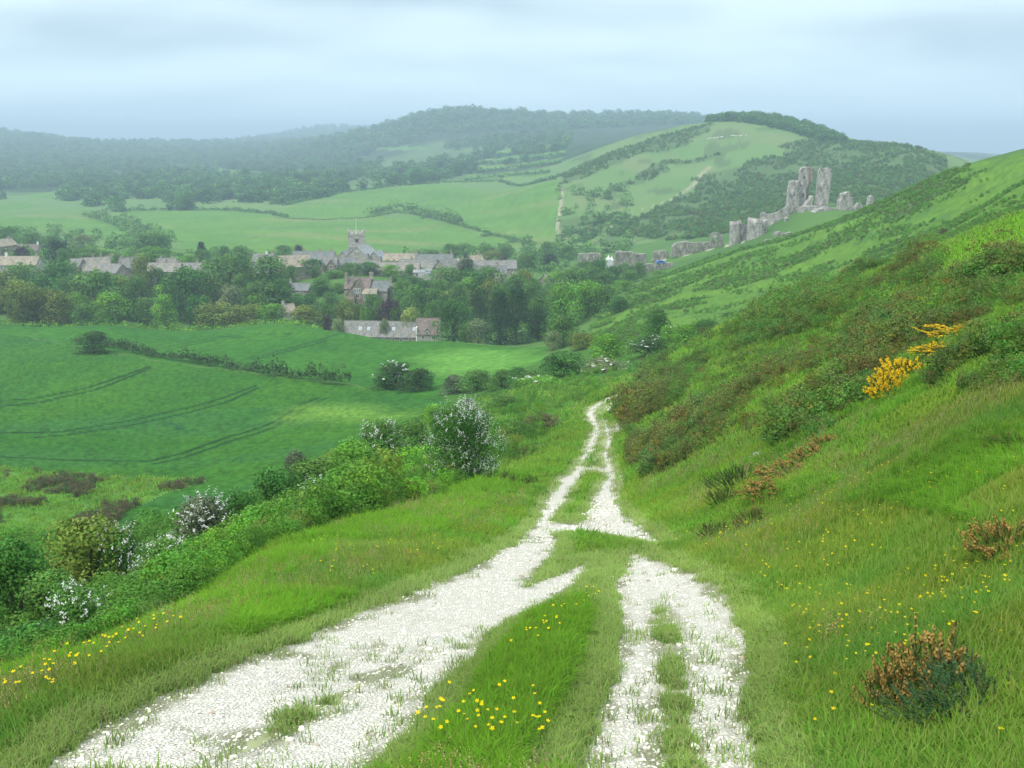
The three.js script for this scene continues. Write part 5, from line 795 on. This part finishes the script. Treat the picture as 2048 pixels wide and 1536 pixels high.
{ const o = house('twin gabled stone house in the row below the church', 636, 674, 515, 445, { roof: 'slate', deep: 7, chimneys: [[0.96, 1.3]], windows: 3, rows: 2 }); const len = 38 * pxm(445); for (const f of [-0.28, 0.28]) { const e = gabled(o, 4.5, 3.2, o.children[0].geometry.boundingBox ? 4.5 : 4.5, 6.6, BM.warm, BM.slate, { x: f * len, z: 3.2, turn: Math.PI / 2, sunk: 1 }); windowAt(o, f * len, 3.6, 5.45, 1.1, 1.5, 0.03); } }
house('grey roof directly below the church tower, left part', 672, 712, 516, 450, { roof: 'blue', deep: 7, chimneys: [[-0.9, 1.2]], windows: 3, dormers: [0.1] });
house('grey roof below the church nave, right part', 706, 760, 521, 446, { roof: 'slate', deep: 7, chimneys: [[0.1, 1.5], [0.9, 1.2]], windows: 4, dormers: [-0.4] });
house('mottled brown roof right of the church behind the row', 768, 830, 507, 490, { roof: 'tan', deep: 8, chimneys: [[-0.95, 1.3], [0.95, 2.2]], windows: 4 });
house('high grey roofed house with gable end chimneys right of the church', 832, 905, 509, 476, { roof: 'blue', deep: 9, roofH: 3.8, chimneys: [[-0.97, 2.4], [0.35, 1.4], [0.97, 1.8]], windows: 5, rows: 2, dormers: [0.2] });
house('long low grey roof in front of the brown roof', 752, 838, 525, 440, { roof: 'slate2', deep: 8, chimneys: [[-0.5, 1.3], [-0.15, 1.3]], windows: 6, dormers: [0.55] });
house('grey roof behind the shop, left of its awning', 800, 866, 519, 455, { roof: 'slate', deep: 8, windows: 4, chimneys: [[-0.3, 1.2]] });
{ const o = house('village shop with a pale blue awning over a dark window', 852, 884, 524, 436, { roof: 'slate', wall: 'pale', deep: 8, windows: 2, rows: 2, chimneys: [[0.8, 1.2]] }); const a = part('awning', box(6.4, 0.15, 1.8, 0, 0, 0), BM.lightBlue, o); a.position.set(-0.5, 3.6, 4.7); a.rotation.x = 0.35; part('white_fascia', box(6.6, 0.6, 0.12, -0.5, 4.3, 4.1), BM.white, o); windowAt(o, -0.5, 2.3, 4, 5, 1.6, 0.05); }
house('stone gable right of the shop awning', 880, 908, 519, 430, { roof: 'slate', deep: 8, turn: 0.9, roofH: 4, windows: 1, rows: 2, gableWin: true });
house('flat pale roofed outhouse below the shop', 828, 850, 540, 418, { roof: 'lead', wall: 'pale', deep: 5, roofH: 0.8, windows: 2, min: 3.2 });
house('small house with a red brick side wall below the shop', 838, 862, 546, 412, { roof: 'slate', wall: 'red', deep: 6, roofH: 2.5, windows: 2, min: 4 });
house('grey roof between the shop gable and the dark narrow tree', 900, 942, 517, 462, { roof: 'slate2', deep: 8, chimneys: [[0.2, 1.2]], windows: 3 });
house('tall gabled house at the left end of the right-hand terrace', 940, 962, 511, 470, { roof: 'tan', deep: 8, turn: 0.5, roofH: 3.6, chimneys: [[0.8, 1.6, 'warm']], windows: 2, rows: 2 });
house('long right-hand terrace roof with two brown chimneys', 950, 1032, 521, 460, { roof: 'slate', deep: 8, chimneys: [[-0.4, 1.6, 'red'], [0.25, 1.6, 'red']], windows: 6, rows: 2 });
house('lower roof in front of the right-hand terrace with a small white window', 946, 1012, 532, 440, { roof: 'blue', deep: 8, chimneys: [[0.5, 1.6]], windows: 5, dormers: [-0.75] });
house('grey house partly hidden by the conical conifer', 948, 1000, 545, 425, { roof: 'slate2', deep: 8, windows: 3, turn: -0.25, chimneys: [[-0.6, 1.2]] });
house('plain grey roof among trees right of the pale tree', 1088, 1111, 549, 408, { roof: 'slate', deep: 8, turn: 0.5, windows: 2, gableWin: true });
house('low pale roof with a tall chimney at the right end of the village', 1104, 1150, 562, 400, { roof: 'slate2', deep: 7, chimneys: [[0.65, 2.2]], windows: 4 });
house('bungalow with an orange boarded gable front below the church row', 578, 622, 567, 392, { roof: 'blue', wall: 'stone', deep: 8, roofH: 2.6, windows: 2, chimneys: [[-0.97, 1.6]], turn: -0.15, min: 4 }).children.length;
house('tiny pink gable with a chimney among olive trees', 562, 584, 609, 352, { roof: 'tan', wall: 'pale', deep: 5, turn: 0.7, roofH: 2.6, chimneys: [[-0.6, 1.5, 'pale']], gableWin: true, windows: 1 });
{ // the gabled villa in the middle
  const o = thing('villa', 'stone villa with brown roof, front gable and tall chimneys in the middle of the trees', 'house'), d = 378, p = at(735, 556, d), k = pxm(d), base = at(735, 596, d).y; o.position.set(p.x, base, p.z); o.rotation.y = -0.12;
  const H = p.y - base; gabled(o, 50 * k, 8, H - 3.6, H, BM.stone, BM.red, { x: -17 * k, sunk: 4 }); gabled(o, 42 * k, 7, H - 4.4, H - 1.1, BM.stone, BM.blue, { x: 24 * k, sunk: 4 });
  gabled(o, 4, 4.6, H - 3.2, H - 0.1, BM.warm, BM.red, { x: -14 * k, z: 3.2, turn: Math.PI / 2, sunk: 4 }); gabled(o, 26 * k, 5, 2.6, 4.2, BM.stone, BM.tan, { x: 12 * k, z: 4.6, sunk: 4 }); gabled(o, 2.6, 3.0, 2.0, 4.2, BM.warm, BM.slate, { x: -27 * k, z: 4.8, turn: Math.PI / 2, sunk: 4 });
  for (const e of [-0.8, 0, 0.8]) windowAt(o, -14 * k + e, H - 4.1, 5.2, 0.8, 1.6, 0.03); windowAt(o, -14 * k, 1.6, 5.2, 1.4, 1.5, 0.03); windowAt(o, -30 * k, H - 5, 4, 1, 1.4, 0.03); windowAt(o, 4 * k, 1.4, 7.1, 1.2, 1.2, 0.03); windowAt(o, 20 * k, 1.4, 7.1, 1.2, 1.2, 0.03);
  chimneyAt(o, -40 * k, H - 2.4, 4.2, 2, BM.stone, 0.9, 0.9, 1); chimneyAt(o, -25 * k, H - 3.2, 4.2, 3.2, BM.stone, 0.9, 0.9, 1); chimneyAt(o, 8 * k, H - 0.6, 2.6, 0, BM.stone, 1.5, 0.9, 2); chimneyAt(o, 48 * k, H - 3, 3.2, 1, BM.stone, 0.9, 0.9, 1);
}
{ // the barn conversion behind the crest of the field
  const o = house('long low barn with grey slate roof and skylights behind the field crest', 690, 836, 643, 325, { name: 'barn', roof: 'slate', wall: 'warm', deep: 9, roofH: 4.3, min: 6, turn: -0.06, windows: 8, lights: [-0.55, -0.32, 0.18, 0.36, 0.92] }, 'barn'); chimneyAt(o, -5.2, 5.0, 1.3, 1.2, BM.slate2, 0.9, 0.9, 1); o.userData.category = 'barn';
  const q = house('red roofed cottage with a white framed dormer joined to the barn', 835, 880, 637, 324, { roof: 'red', wall: 'pale', deep: 9, roofH: 4.4, min: 6.2, windows: 2, dormers: [-0.05] }); part('white_parapet', box(0.35, 7, 9.4, -45 * pxm(324) / 2, 0, 0), BM.white, q).rotation.x = 0;
}
{ // the parish church
  const d = 520, k = pxm(d), p = at(712.5, 466, d), base = at(712, 522, d).y, H = p.y - base, W = 31 * k, o = thing('church', 'stone parish church with a square battlemented tower and flagpole', 'church'); o.position.set(p.x, base, p.z); o.rotation.y = 0.12;
  part('tower', mergeGeometries([box(W, H + 4, W, 0, -4, 0), box(W + 0.5, 0.3, W + 0.5, 0, H * 0.52, 0), box(W + 0.5, 0.3, W + 0.5, 0, H - 0.9, 0), box(0.9, H * 0.55, 0.9, -W / 2, 0, W / 2), box(0.9, H * 0.55, 0.9, W / 2, 0, W / 2)]), BM.church, o);
  for (let e = 0; e < 4; e++) for (let i = 0; i < 4; i++) { const m = part('merlon', box(1.25, 1.0, 0.5, 0, 0, 0), BM.church, o), t = ((i + 0.5) / 4 - 0.5) * (W - 0.4), a = e * Math.PI / 2; m.position.set(Math.cos(a) * t + Math.sin(a) * (W / 2 - 0.25), H, -Math.sin(a) * t + Math.cos(a) * (W / 2 - 0.25)); m.rotation.y = a; }
  for (const [x, z] of [[-1, 1], [1, 1], [-1, -1], [1, -1]]) { const s = new THREE.CylinderGeometry(0.35, 0.4, 1.3, 4), c = new THREE.ConeGeometry(0.42, 1.3, 4); s.translate(0, 0.65, 0); c.translate(0, 1.95, 0); const m = part('pinnacle', mergeGeometries([s, c]), BM.church, o); m.position.set(x * W / 2, H - 0.1, z * W / 2); }
  const pole = new THREE.CylinderGeometry(0.07, 0.13, 8.5, 6); pole.translate(0, H + 4.2, 0); part('flagpole', pole, BM.white, o);
  for (const [y, w, h] of [[H * 0.76, 1.6, 2.0]]) windowAt(o, 0.3, y, W / 2, w, h, 0.05, BM.dark, BM.church); windowAt(o, 0, H * 0.3, W / 2, 1.2, 1.6, 0.05, BM.dark, BM.church);
  const n = gabled(o, 15, 11, H * 0.30, H * 0.62, BM.church, BM.lead, { x: 3.0, z: 9, turn: Math.PI / 2 - 0.35, sunk: 5 }); n.wall.name = 'nave_wall'; n.roof.name = 'nave_roof'; gabled(o, 10, 7, H * 0.18, H * 0.42, BM.church, BM.lead, { x: 10.5, z: 9, turn: Math.PI / 2 - 0.35, sunk: 5 }); gabled(o, 8, 5, H * 0.22, H * 0.42, BM.church, BM.lead, { x: -5.5, z: 6, turn: Math.PI / 2 - 0.35, sunk: 5 }); windowAt(o, 5.6, H * 0.3, 16.2, 2.2, 2.6, 0.06, BM.pane, BM.church, -0.35); windowAt(o, 12.2, H * 0.2, 13.8, 1.4, 2.0, 0.06, BM.pane, BM.church, -0.35);
}
// ------------------------------------------------------------------ the castle ruin
function ruin(parent, name, d, outline, thick, { turn = 0, mat = BM.ruin, sink = 3, hole } = {}) {  // a standing piece of wall with a broken outline
  const cx = outline.reduce((s, p) => s + p[0], 0) / outline.length, yLow = Math.max(...outline.map((p) => p[1])), o = at(cx, yLow, d), k = pxm(d), R = rng(Math.round(cx * 7 + yLow)), pts = [];
  const conv = ([x, y]) => new THREE.Vector2((x - cx) * k / Math.cos(turn), at(cx, y, d).y - o.y - (y > yLow - 6 ? sink : 0));
  outline.forEach((p, i) => { const q = outline[(i + 1) % outline.length], a = conv(p), b = conv(q); pts.push(a); if (p[1] < yLow - 6 || q[1] < yLow - 6) { const m = Math.floor(a.distanceTo(b) / 1.1); for (let j = 1; j < m; j++) { const t = j / m, e = 0.13; pts.push(new THREE.Vector2(a.x + (b.x - a.x) * t + (R() - 0.5) * e * 2, a.y + (b.y - a.y) * t + (R() - 0.5) * e * 2)); } } });
  const s = new THREE.Shape(pts); for (const h of hole ?? []) { const q = new THREE.Path(h.map(conv)); s.holes.push(q); }
  const g = new THREE.ExtrudeGeometry(s, { depth: thick, bevelEnabled: true, bevelSize: 0.1, bevelThickness: 0.12, bevelSegments: 1 }); g.translate(0, 0, -thick / 2);
  const u = boxUV(g, 9); const P = u.attributes.position; for (let i = 0; i < P.count; i++) { const x = P.getX(i), y = P.getY(i), z = P.getZ(i); P.setZ(i, z + 0.18 * vn(x * 0.7 + cx, y * 0.5) * Math.sign(z)); } u.computeVertexNormals();
  const m = part(name, u, mat, parent); m.position.set(o.x, o.y, o.z).sub(parent.position); m.rotation.y = turn; return m;
}
const ruinThing = (name, label, px, py, d, cat = 'ruin') => { const o = thing(name, label, cat); const p = at(px, py, d); o.position.set(p.x, groundY(p.x, p.z, 9), p.z); return o; };
{
  const k = ruinThing('castle_keep', 'tall broken keep of the ruined castle with two towering wall stumps', 1612, 420, 470, 'castle');
  ruin(k, 'wall_stump', 470, [[1571, 432], [1573, 385], [1575, 364], [1580, 360.5], [1586, 364], [1588, 361], [1589, 378], [1593, 392], [1595, 432]], 2.6, { turn: 0.12, hole: [[[1582.5, 387], [1584.5, 387], [1584.5, 390.5], [1582.5, 390.5]]] });
  ruin(k, 'wall_stump', 474, [[1598, 418], [1599, 396], [1597, 384], [1600, 374], [1595, 364], [1594, 340], [1598, 335], [1602, 336], [1604, 333], [1610, 336], [1610, 362], [1608, 385], [1609, 418]], 2.2, { turn: 0.1, hole: [[[1600.8, 352], [1603.6, 352], [1603.6, 358], [1600.8, 358]], [[1602, 388], [1604.5, 388], [1604.5, 394], [1602, 394]]] });
  ruin(k, 'rear_wall', 480, [[1607, 336], [1612, 335], [1617, 337], [1621, 336], [1620, 352], [1618, 366], [1614, 374], [1612, 420], [1606, 420]], 1.8, { turn: -0.12, mat: BM.ruinWarm });
  ruin(k, 'arch_wall', 472, [[1588, 366], [1596, 362], [1598, 374], [1595, 380], [1590, 378]], 1.6, { sink: 0 });
  ruin(k, 'great_stump', 468, [[1630, 418], [1631, 380], [1632, 342], [1635, 336], [1642, 337], [1648, 336], [1655, 338], [1656, 346], [1654.5, 385], [1652, 418]], 2.6, { turn: -0.08 });
  ruin(k, 'broken_wall', 464, [[1602, 432], [1603, 417], [1608, 408], [1611, 401], [1614, 403], [1617, 394], [1620, 392], [1622, 398], [1619, 404], [1621, 412], [1626, 414], [1627, 432]], 3, { turn: 0.15 });
  ruin(k, 'low_wall', 462, [[1598, 436], [1600, 413], [1630, 412], [1662, 415], [1690, 417], [1690, 424], [1660, 424], [1640, 434]], 2.5);
  const b = ruinThing('fallen_block', 'huge fallen block of masonry below the castle keep', 1640, 436, 455); const f = ruin(b, 'fallen_block', 455, [[1626, 438], [1623, 424], [1631, 417], [1648, 416], [1657, 420], [1654, 434], [1646, 444], [1634, 446]], 3.5, { turn: 0.25, sink: 0.5 }); f.name = 'masonry_block';
  const t = ruinThing('ruined_tower', 'stepped ruined tower right of the castle keep', 1688, 425, 460); ruin(t, 'tower_wall', 460, [[1675, 434], [1675, 403], [1678, 397], [1679, 389], [1684, 385], [1692, 384], [1694, 391], [1700, 396], [1701, 410], [1698, 434]], 4, { turn: 0.1 });
  const l = ruinThing('ruined_wall', 'low broken wall at the right end of the castle', 1711, 415, 458); ruin(l, 'wall', 458, [[1698, 424], [1701, 411], [1706, 414], [1711, 410], [1714, 406], [1719, 408], [1722, 413], [1722, 424]], 2.5);
  const s = ruinThing('ruined_wall', 'lone spike of masonry standing far right of the keep', 1739, 405, 452); ruin(s, 'wall', 452, [[1732, 412], [1735, 401], [1736, 393], [1740, 391], [1744, 394], [1743.5, 401], [1742, 412]], 2.2);
  const c = ruinThing('curtain_wall', 'sloping curtain wall climbing from the gatehouse to the keep', 1548, 440, 468); ruin(c, 'wall', 470, [[1519, 456], [1522, 427], [1529, 425], [1533, 430], [1542, 428], [1550, 425], [1560, 418], [1569, 411], [1574, 409], [1574, 436], [1560, 450], [1540, 458]], 2.4, { turn: -0.3 });
  const c2 = ruinThing('ruined_wall', 'thin leaning stub of wall on the grass under the curtain wall', 1571, 445, 455); ruin(c2, 'wall', 455, [[1568, 448], [1569, 436], [1574, 434], [1576, 436], [1572, 441], [1571, 448]], 1.5);
}
function drum(parent, px, pyT, pyB, d, wpx, seed, a0 = 0, a1 = Math.PI * 2, lean = 0) {  // a round tower with a broken rim
  const k = pxm(d), r = wpx * k / 2, top = at(px, pyT, d), bot = at(px, pyB, d), H = top.y - bot.y + 3, N = 40, M = 8, g = new THREE.BufferGeometry(), P = [], I = [], UV = [], th = 1.6;
  for (let s = 0; s < 2; s++) for (let i = 0; i <= N; i++) { const a = a0 + (a1 - a0) * i / N, h = H - 1.1 * Math.abs(vn(i * 0.35 + seed, 3)) - 0.7 * hash2(i, seed); for (let j = 0; j <= M; j++) { const t = j / M, rr = (r - s * th) * (0.95 + 0.05 * t) * (1 + 0.03 * vn(i * 0.6 + seed, t * 5)); P.push(Math.sin(a) * rr + lean * t, h * t - 3, Math.cos(a) * rr); UV.push(a * r / 9, h * t / 9); } }
  const at2 = (s, i, j) => s * (N + 1) * (M + 1) + i * (M + 1) + j;
  for (let i = 0; i < N; i++) { for (let j = 0; j < M; j++) { I.push(at2(0, i, j), at2(0, i + 1, j), at2(0, i + 1, j + 1), at2(0, i, j), at2(0, i + 1, j + 1), at2(0, i, j + 1)); I.push(at2(1, i, j), at2(1, i + 1, j + 1), at2(1, i + 1, j), at2(1, i, j), at2(1, i, j + 1), at2(1, i + 1, j + 1)); } I.push(at2(0, i, M), at2(0, i + 1, M), at2(1, i + 1, M), at2(0, i, M), at2(1, i + 1, M), at2(1, i, M)); }
  g.setAttribute('position', new THREE.BufferAttribute(new Float32Array(P), 3)); g.setAttribute('uv', new THREE.BufferAttribute(new Float32Array(UV), 2)); g.setIndex(I); g.computeVertexNormals();
  const m = part('round_wall', g, BM.ruin, parent); m.position.set(bot.x, bot.y, bot.z).sub(parent.position); return m;
}
{
  const a = ruinThing('gatehouse_tower', 'left round tower of the ruined castle gatehouse', 1468, 476, 456, 'tower'); drum(a, 1469, 440, 478, 456, 22, 3); ruin(a, 'broken_wall', 458, [[1477, 474], [1477, 443], [1481, 447], [1485, 448], [1490, 452], [1491, 462], [1488, 474]], 3, { turn: 0.3 });
  const b = ruinThing('gatehouse_tower', 'wide round tower of the ruined castle gatehouse beside the path', 1512, 478, 450, 'tower'); drum(b, 1511, 434, 481, 452, 39, 8, 0, 6.283, 0.5);
  const lows = [
    ['small broken arch left of the gatehouse towers', [[1421, 484], [1422, 468], [1427, 465], [1434, 466], [1441, 468], [1445, 474], [1445, 484], [1438, 484], [1436, 476], [1430, 474], [1427, 484]], 462, 2.5], ['low ruined wall along the path below the gatehouse', [[1386, 496], [1387, 486], [1400, 483], [1415, 484], [1432, 482], [1434, 490], [1420, 494]], 468, 2], ['lumpy ruined bastion left of the castle path', [[1343, 504], [1345, 493], [1352, 486], [1362, 484], [1374, 483], [1386, 486], [1387, 498], [1370, 504]], 474, 5], ['low overgrown masonry stub far left of the castle path', [[1304, 514], [1307, 504], [1318, 501], [1330, 500], [1336, 505], [1335, 513]], 482, 3],
    ['square block of masonry on the grass right of the gatehouse', [[1546, 479], [1547, 467], [1551, 464], [1558, 463.5], [1563, 467], [1563, 476]], 432, 4], ['low rubble wall right of the square masonry block', [[1562, 474], [1564, 467], [1572, 466], [1580, 464], [1585, 466], [1583, 472]], 428, 3], ['white low wall fragment in the grass below the gatehouse', [[1519, 486], [1521, 482], [1530, 480], [1543, 479], [1544, 482], [1530, 485]], 428, 1.5],
    ['long outer castle wall fragment half hidden by trees', [[1157, 526], [1158, 508], [1170, 507], [1185, 506], [1200, 507], [1202, 526]], 470, 3], ['tall outer wall of the castle beside the white tents', [[1229, 548], [1230, 506], [1234, 502], [1246, 504], [1260, 503], [1272, 508], [1289, 507], [1291, 520], [1288, 548]], 445, 4], ['low outer wall by the blue car', [[1284, 542], [1286, 529], [1300, 527], [1322, 526], [1344, 525], [1346, 538]], 438, 2],
  ];
  for (const [label, pts, d, th] of lows) { const cx = pts.reduce((s, p) => s + p[0], 0) / pts.length, cy = Math.max(...pts.map((p) => p[1])), o = ruinThing('ruined_wall', label, cx, cy, d); ruin(o, 'wall', d, pts, th * 0.7, { sink: 2, mat: BM.mossy }); }
}
// white tents, a blue car, the wooden pole, sheep on the hill
{
  for (const [px, py, w, label] of [[1217, 509, 5, 'taller white pointed tent beside the outer castle wall'], [1223.5, 511, 4, 'smaller white pointed tent beside the outer castle wall']]) {
    const d = 452, p = at(px, py, d), b = at(px, py + 17, d), o = thing('tent', label, 'tent'), H = p.y - b.y; o.position.set(p.x, b.y, p.z);
    const prof = [[0.02, H], [0.25, H * 0.82], [0.6, H * 0.62], [w * 0.26, H * 0.48], [w * 0.3, H * 0.46]].map((q) => new THREE.Vector2(...q)); part('canopy', new THREE.LatheGeometry(prof, 6), BM.white, o); const c = new THREE.CylinderGeometry(w * 0.27, w * 0.28, H * 0.47 + 2, 6, 1, true); c.translate(0, H * 0.23 - 1, 0); part('side_wall', c, BM.white, o);
  }
  const p = at(1322, 525, 434), g = groundY(p.x, p.z, 9), o = thing('car', 'small blue car parked by the low outer castle wall', 'car'); o.position.set(p.x, Math.max(g, at(1322, 527.5, 434).y), p.z); o.rotation.y = 0.1;
  const s = new THREE.Shape([[-2, 0.3], [2, 0.3], [2.05, 0.75], [1.3, 0.9], [0.7, 1.42], [-1.1, 1.45], [-1.75, 0.95], [-2.05, 0.85]].map((q) => new THREE.Vector2(...q))), bg = new THREE.ExtrudeGeometry(s, { depth: 1.5, bevelEnabled: true, bevelSize: 0.06, bevelThickness: 0.08, bevelSegments: 2 }); bg.translate(0, 0, -0.75); part('body', bg, BM.blueCloth, o);
  const ws = new THREE.Shape([[0.95, 0.92], [0.6, 1.32], [-1.0, 1.34], [-1.5, 0.95]].map((q) => new THREE.Vector2(...q))), wg = new THREE.ExtrudeGeometry(ws, { depth: 1.7, bevelEnabled: false }); wg.translate(0, 0, -0.85); part('side_window', wg, BM.pane, o);
  for (const x of [-1.2, 1.25]) for (const z of [-0.78, 0.78]) { const t = new THREE.TorusGeometry(0.24, 0.09, 6, 14); t.translate(x, 0.31, z); part('wheel', t, BM.dark, o); }
  const q = at(224, 601, 341), gy = groundY(q.x, q.z, 9), pole = thing('utility_pole', 'grey wooden pole standing at the far edge of the crop field', 'pole'); pole.position.set(q.x, gy, q.z); const pg = new THREE.CylinderGeometry(0.13, 0.17, q.y - gy + 1, 8); pg.translate(0, (q.y - gy) / 2 - 0.5, 0); part('post', pg, BM.slate2, pole); part('cross_bar', box(1.3, 0.12, 0.12, 0, q.y - gy - 0.5, 0), BM.slate2, pole);
  // one sheep, then its flock
  const mk = () => { const sh = new THREE.Group(), R = rng(8), f = new THREE.IcosahedronGeometry(0.5, 2), P = f.attributes.position; for (let i = 0; i < P.count; i++) { const x = P.getX(i), y = P.getY(i), z = P.getZ(i), n = 1 + 0.10 * vn(x * 9, y * 9 + z * 7); P.setXYZ(i, x * 1.3 * n, y * 0.78 * n + 0.72, z * 0.72 * n); } f.computeVertexNormals(); part('fleece', f, BM.wool, sh); const h = new THREE.SphereGeometry(0.15, 8, 6); h.scale(1.5, 1, 0.85); h.rotateZ(-0.5); h.translate(0.78, 0.72, 0); const n = new THREE.CylinderGeometry(0.12, 0.17, 0.4, 7); n.rotateZ(-1.1); n.translate(0.6, 0.8, 0); const e1 = new THREE.SphereGeometry(0.06, 5, 4); e1.scale(0.6, 0.5, 1.6); e1.translate(0.7, 0.85, 0.15); const e2 = e1.clone(); e2.translate(0, 0, -0.3); part('head', mergeGeometries([h, n, e1, e2]), BM.wool, sh); for (const x of [-0.38, 0.38]) for (const z of [-0.18, 0.18]) { const l = new THREE.CylinderGeometry(0.075, 0.05, 0.5, 6); l.translate(x, 0.25, z); part('leg', l, BM.wool, sh); } return sh; };
  const proto = mk(), R = rng(55), spots = [[1417, 279], [1422, 278], [1427, 277.5], [1431, 277], [1436, 276.5], [1441, 276], [1444, 275.5], [1462, 273.5], [1466, 273], [1472, 274], [1479, 274], [1483, 273.5], [1493, 273]];
  spots.forEach(([x, y], i) => { const h = hit(x, y, 700); if (!h) return; const s = i ? proto.clone() : proto; s.name = numbered('sheep'); tag(s, 'white sheep grazing in a line high on the hill behind the castle', 'sheep', 'sheep on the hill behind the castle'); s.position.set(h[0], groundY(h[0], h[1], 9), h[1]); s.rotation.y = R() * 6.28; s.scale.setScalar(1.5); scene.add(s); });
}
// ------------------------------------------------------------------ gorse bushes one can point to
const TWIGS = stemGeo(9, 5, 0.012, 0.4);
const GMAT = { green: gorseMat, brown: gorseBrown, blue: gorseBlue };
function gorseBush(px, pyT, d, wpx, fine, mat, flowers, label, group) {
  const p = at(px, pyT, d), g = groundY(p.x, p.z), h = Math.max(0.25, p.y - g), w = wpx * pxm(d), list = flowers === flowerYellow ? FLOWERING : flowers === flowerOrange ? TIPPED : fine ? FINE_GORSE : GORSE, [ng, fg] = list[Math.floor(PR() * list.length)], o = thing('gorse_bush', label, 'gorse', group);
  o.position.set(p.x, g - 0.03, p.z); o.rotation.y = PR() * 6.28; o.scale.set(w, h / 0.82, w); part('foliage', ng, GMAT[mat], o); if (flowers) part('flowers', fg, flowers, o, 'flowers among the spines'); part('stem', TWIGS, bark, o); return o;
}
const BLOOM = { orange: flowerOrange, yellow: flowerYellow, dull: flowerDull };
for (const [px, py, d, w, f, m, fl, label] of GB) gorseBush(px, py, d, w, f, m, BLOOM[fl], label);
// pale stones sticking out of the turf
{
  const R = rng(66), g = new THREE.IcosahedronGeometry(0.5, 2), P = g.attributes.position; for (let i = 0; i < P.count; i++) { const x = P.getX(i), y = P.getY(i), z = P.getZ(i), n = 1 + 0.25 * vn(x * 4 + 3, y * 4 + z * 3); P.setXYZ(i, x * n * 1.2, y * n * 0.6, z * n); } g.computeVertexNormals();
  const mat = rgbMat('chalk stone', 0.66, 0.64, 0.58, ruinTex);
  for (const [px, py, w, label] of [[1515, 922, 34, 'pale chalk outcrop among gorse on the right bank'], [1430, 978, 22, 'small pale stone above the low gorse on the right bank'], [195, 1440, 12, 'white stone at the left edge of the chalk track'], [512, 1500, 15, 'white stone on the grassy streak of the left track'], [1093, 1297, 12, 'white stone at the edge of the middle turf'], [1550, 1300, 10, 'white stone in the turf right of the right-hand track'], [1515, 1411, 9, 'small white stone below the right-hand track edge'], [1590, 1198, 9, 'bluish white stone in the right-hand turf']]) {
    const h = hit(px, py); if (!h) continue; const o = thing('chalk_stone', label, 'stone'), s = w * pxm(h[2]); o.position.set(h[0], groundY(h[0], h[1]) + s * 0.12, h[1]); o.rotation.set(0.2, R() * 6, 0.1); o.scale.setScalar(s); const gg = g; if (!gg.attributes.uv) boxUV(gg, 1); part('stone', gg, mat, o);
  }
}
// buttercups: the ones near enough to count
{
  const petal = (R) => { const L = new Leaves(); for (let i = 0; i < 5; i++) { const a = i / 5 * 6.283, d = unit(Math.cos(a) * 0.55, 1, Math.sin(a) * 0.55); L.p.push(0, 0, 0, Math.cos(a - 0.5) * 0.011, 0.005, Math.sin(a - 0.5) * 0.011, Math.cos(a) * 0.016, 0.009, Math.sin(a) * 0.016, Math.cos(a + 0.5) * 0.011, 0.005, Math.sin(a + 0.5) * 0.011); const b = i * 4; for (let v = 0; v < 4; v++) { L.n.push(d[0] * 0.3, 1, d[2] * 0.3); L.c.push(1, 1, 1); } L.i.push(b, b + 2, b + 1, b, b + 3, b + 2); } return L.build(); };
  const flower = petal(), stemG = new THREE.CylinderGeometry(0.0016, 0.002, 1, 5), yellow = leafMat('petal', 0.95, 0.72, 0.01, 0.35), green = rgbMat('stem', 0.08, 0.16, 0.03); stemG.translate(0, -0.5, 0);
  const proto = new THREE.Group(); part('petals', flower, yellow, proto); part('stem', stemG, green, proto).scale.y = 0.3;
  const R = rng(91), groups = [
    ['yellow buttercup in the long grass between the two tracks', 'buttercups between the two tracks', 46, () => [850 + 270 * R() - 20, 1440 + 96 * R()], 0.22], ['yellow buttercup in the upper part of the grass between the tracks', 'buttercups higher up between the tracks', 26, () => { const t = R(); return [1010 + 170 * t + 40 * R(), 1320 - 120 * t + 20 * R()]; }, 0.2],
    ['yellow buttercup in the verge at the lower left', 'buttercups on the left verge', 58, () => { const t = R(); return [20 + 330 * t + 50 * (R() - 0.5), 1425 - 165 * t + 46 * (R() - 0.3)]; }, 0.2], ['yellow buttercup on the turf of the right-hand slope near the eye', 'buttercups on the right-hand turf', 34, () => [1560 + 460 * R(), 1120 + 380 * R()], 0.1],
  ];
  for (const [label, group, n, at2, hgt] of groups) for (let i = 0; i < n; i++) { const [px, py] = at2(), h = hit(px, py); if (!h || chalkDist(h[0], h[1]) < 0.1) continue; const o = proto.clone(); o.name = numbered('buttercup'); tag(o, label, 'buttercup', group); o.position.set(h[0], groundY(h[0], h[1]) + hgt * (0.85 + 0.45 * R()), h[1]); o.rotation.set((R() - 0.2) * 0.7, R() * 6.28, (R() - 0.5) * 0.6); o.scale.setScalar(0.6 + 0.35 * R()); scene.add(o); }
  const list = []; for (let i = 0; i < 5000 && list.length < 420; i++) { const right = R() < 0.7, px = right ? 1330 + 700 * R() : 620 + 460 * R(), py = right ? 960 + 420 * R() : 960 + 220 * R(), h = hit(px, py); if (!h || h[2] > 42 || chalkDist(h[0], h[1]) < 0.4 || (!right && inside(LEFT_SCRUB, h[0], h[1])) || fbm(h[0] / 1.5, h[1] / 1.5, 2) < -0.25) continue; list.push({ x: h[0], y: groundY(h[0], h[1]) + 0.1 + 0.06 * R() + (h[2] > 12 ? 0.08 : 0), z: h[1], a: R() * 6, tx: (R() - 0.2) * 0.8, tz: (R() - 0.5) * 0.6, s: (0.5 + 0.4 * R()) * Math.max(1, h[2] / 20) }); }
  scatter('buttercups', flower, yellow, list, 'tiny yellow flowers sprinkled over the turf slopes', 'buttercups', false);
}
renderer.render(scene, camera);
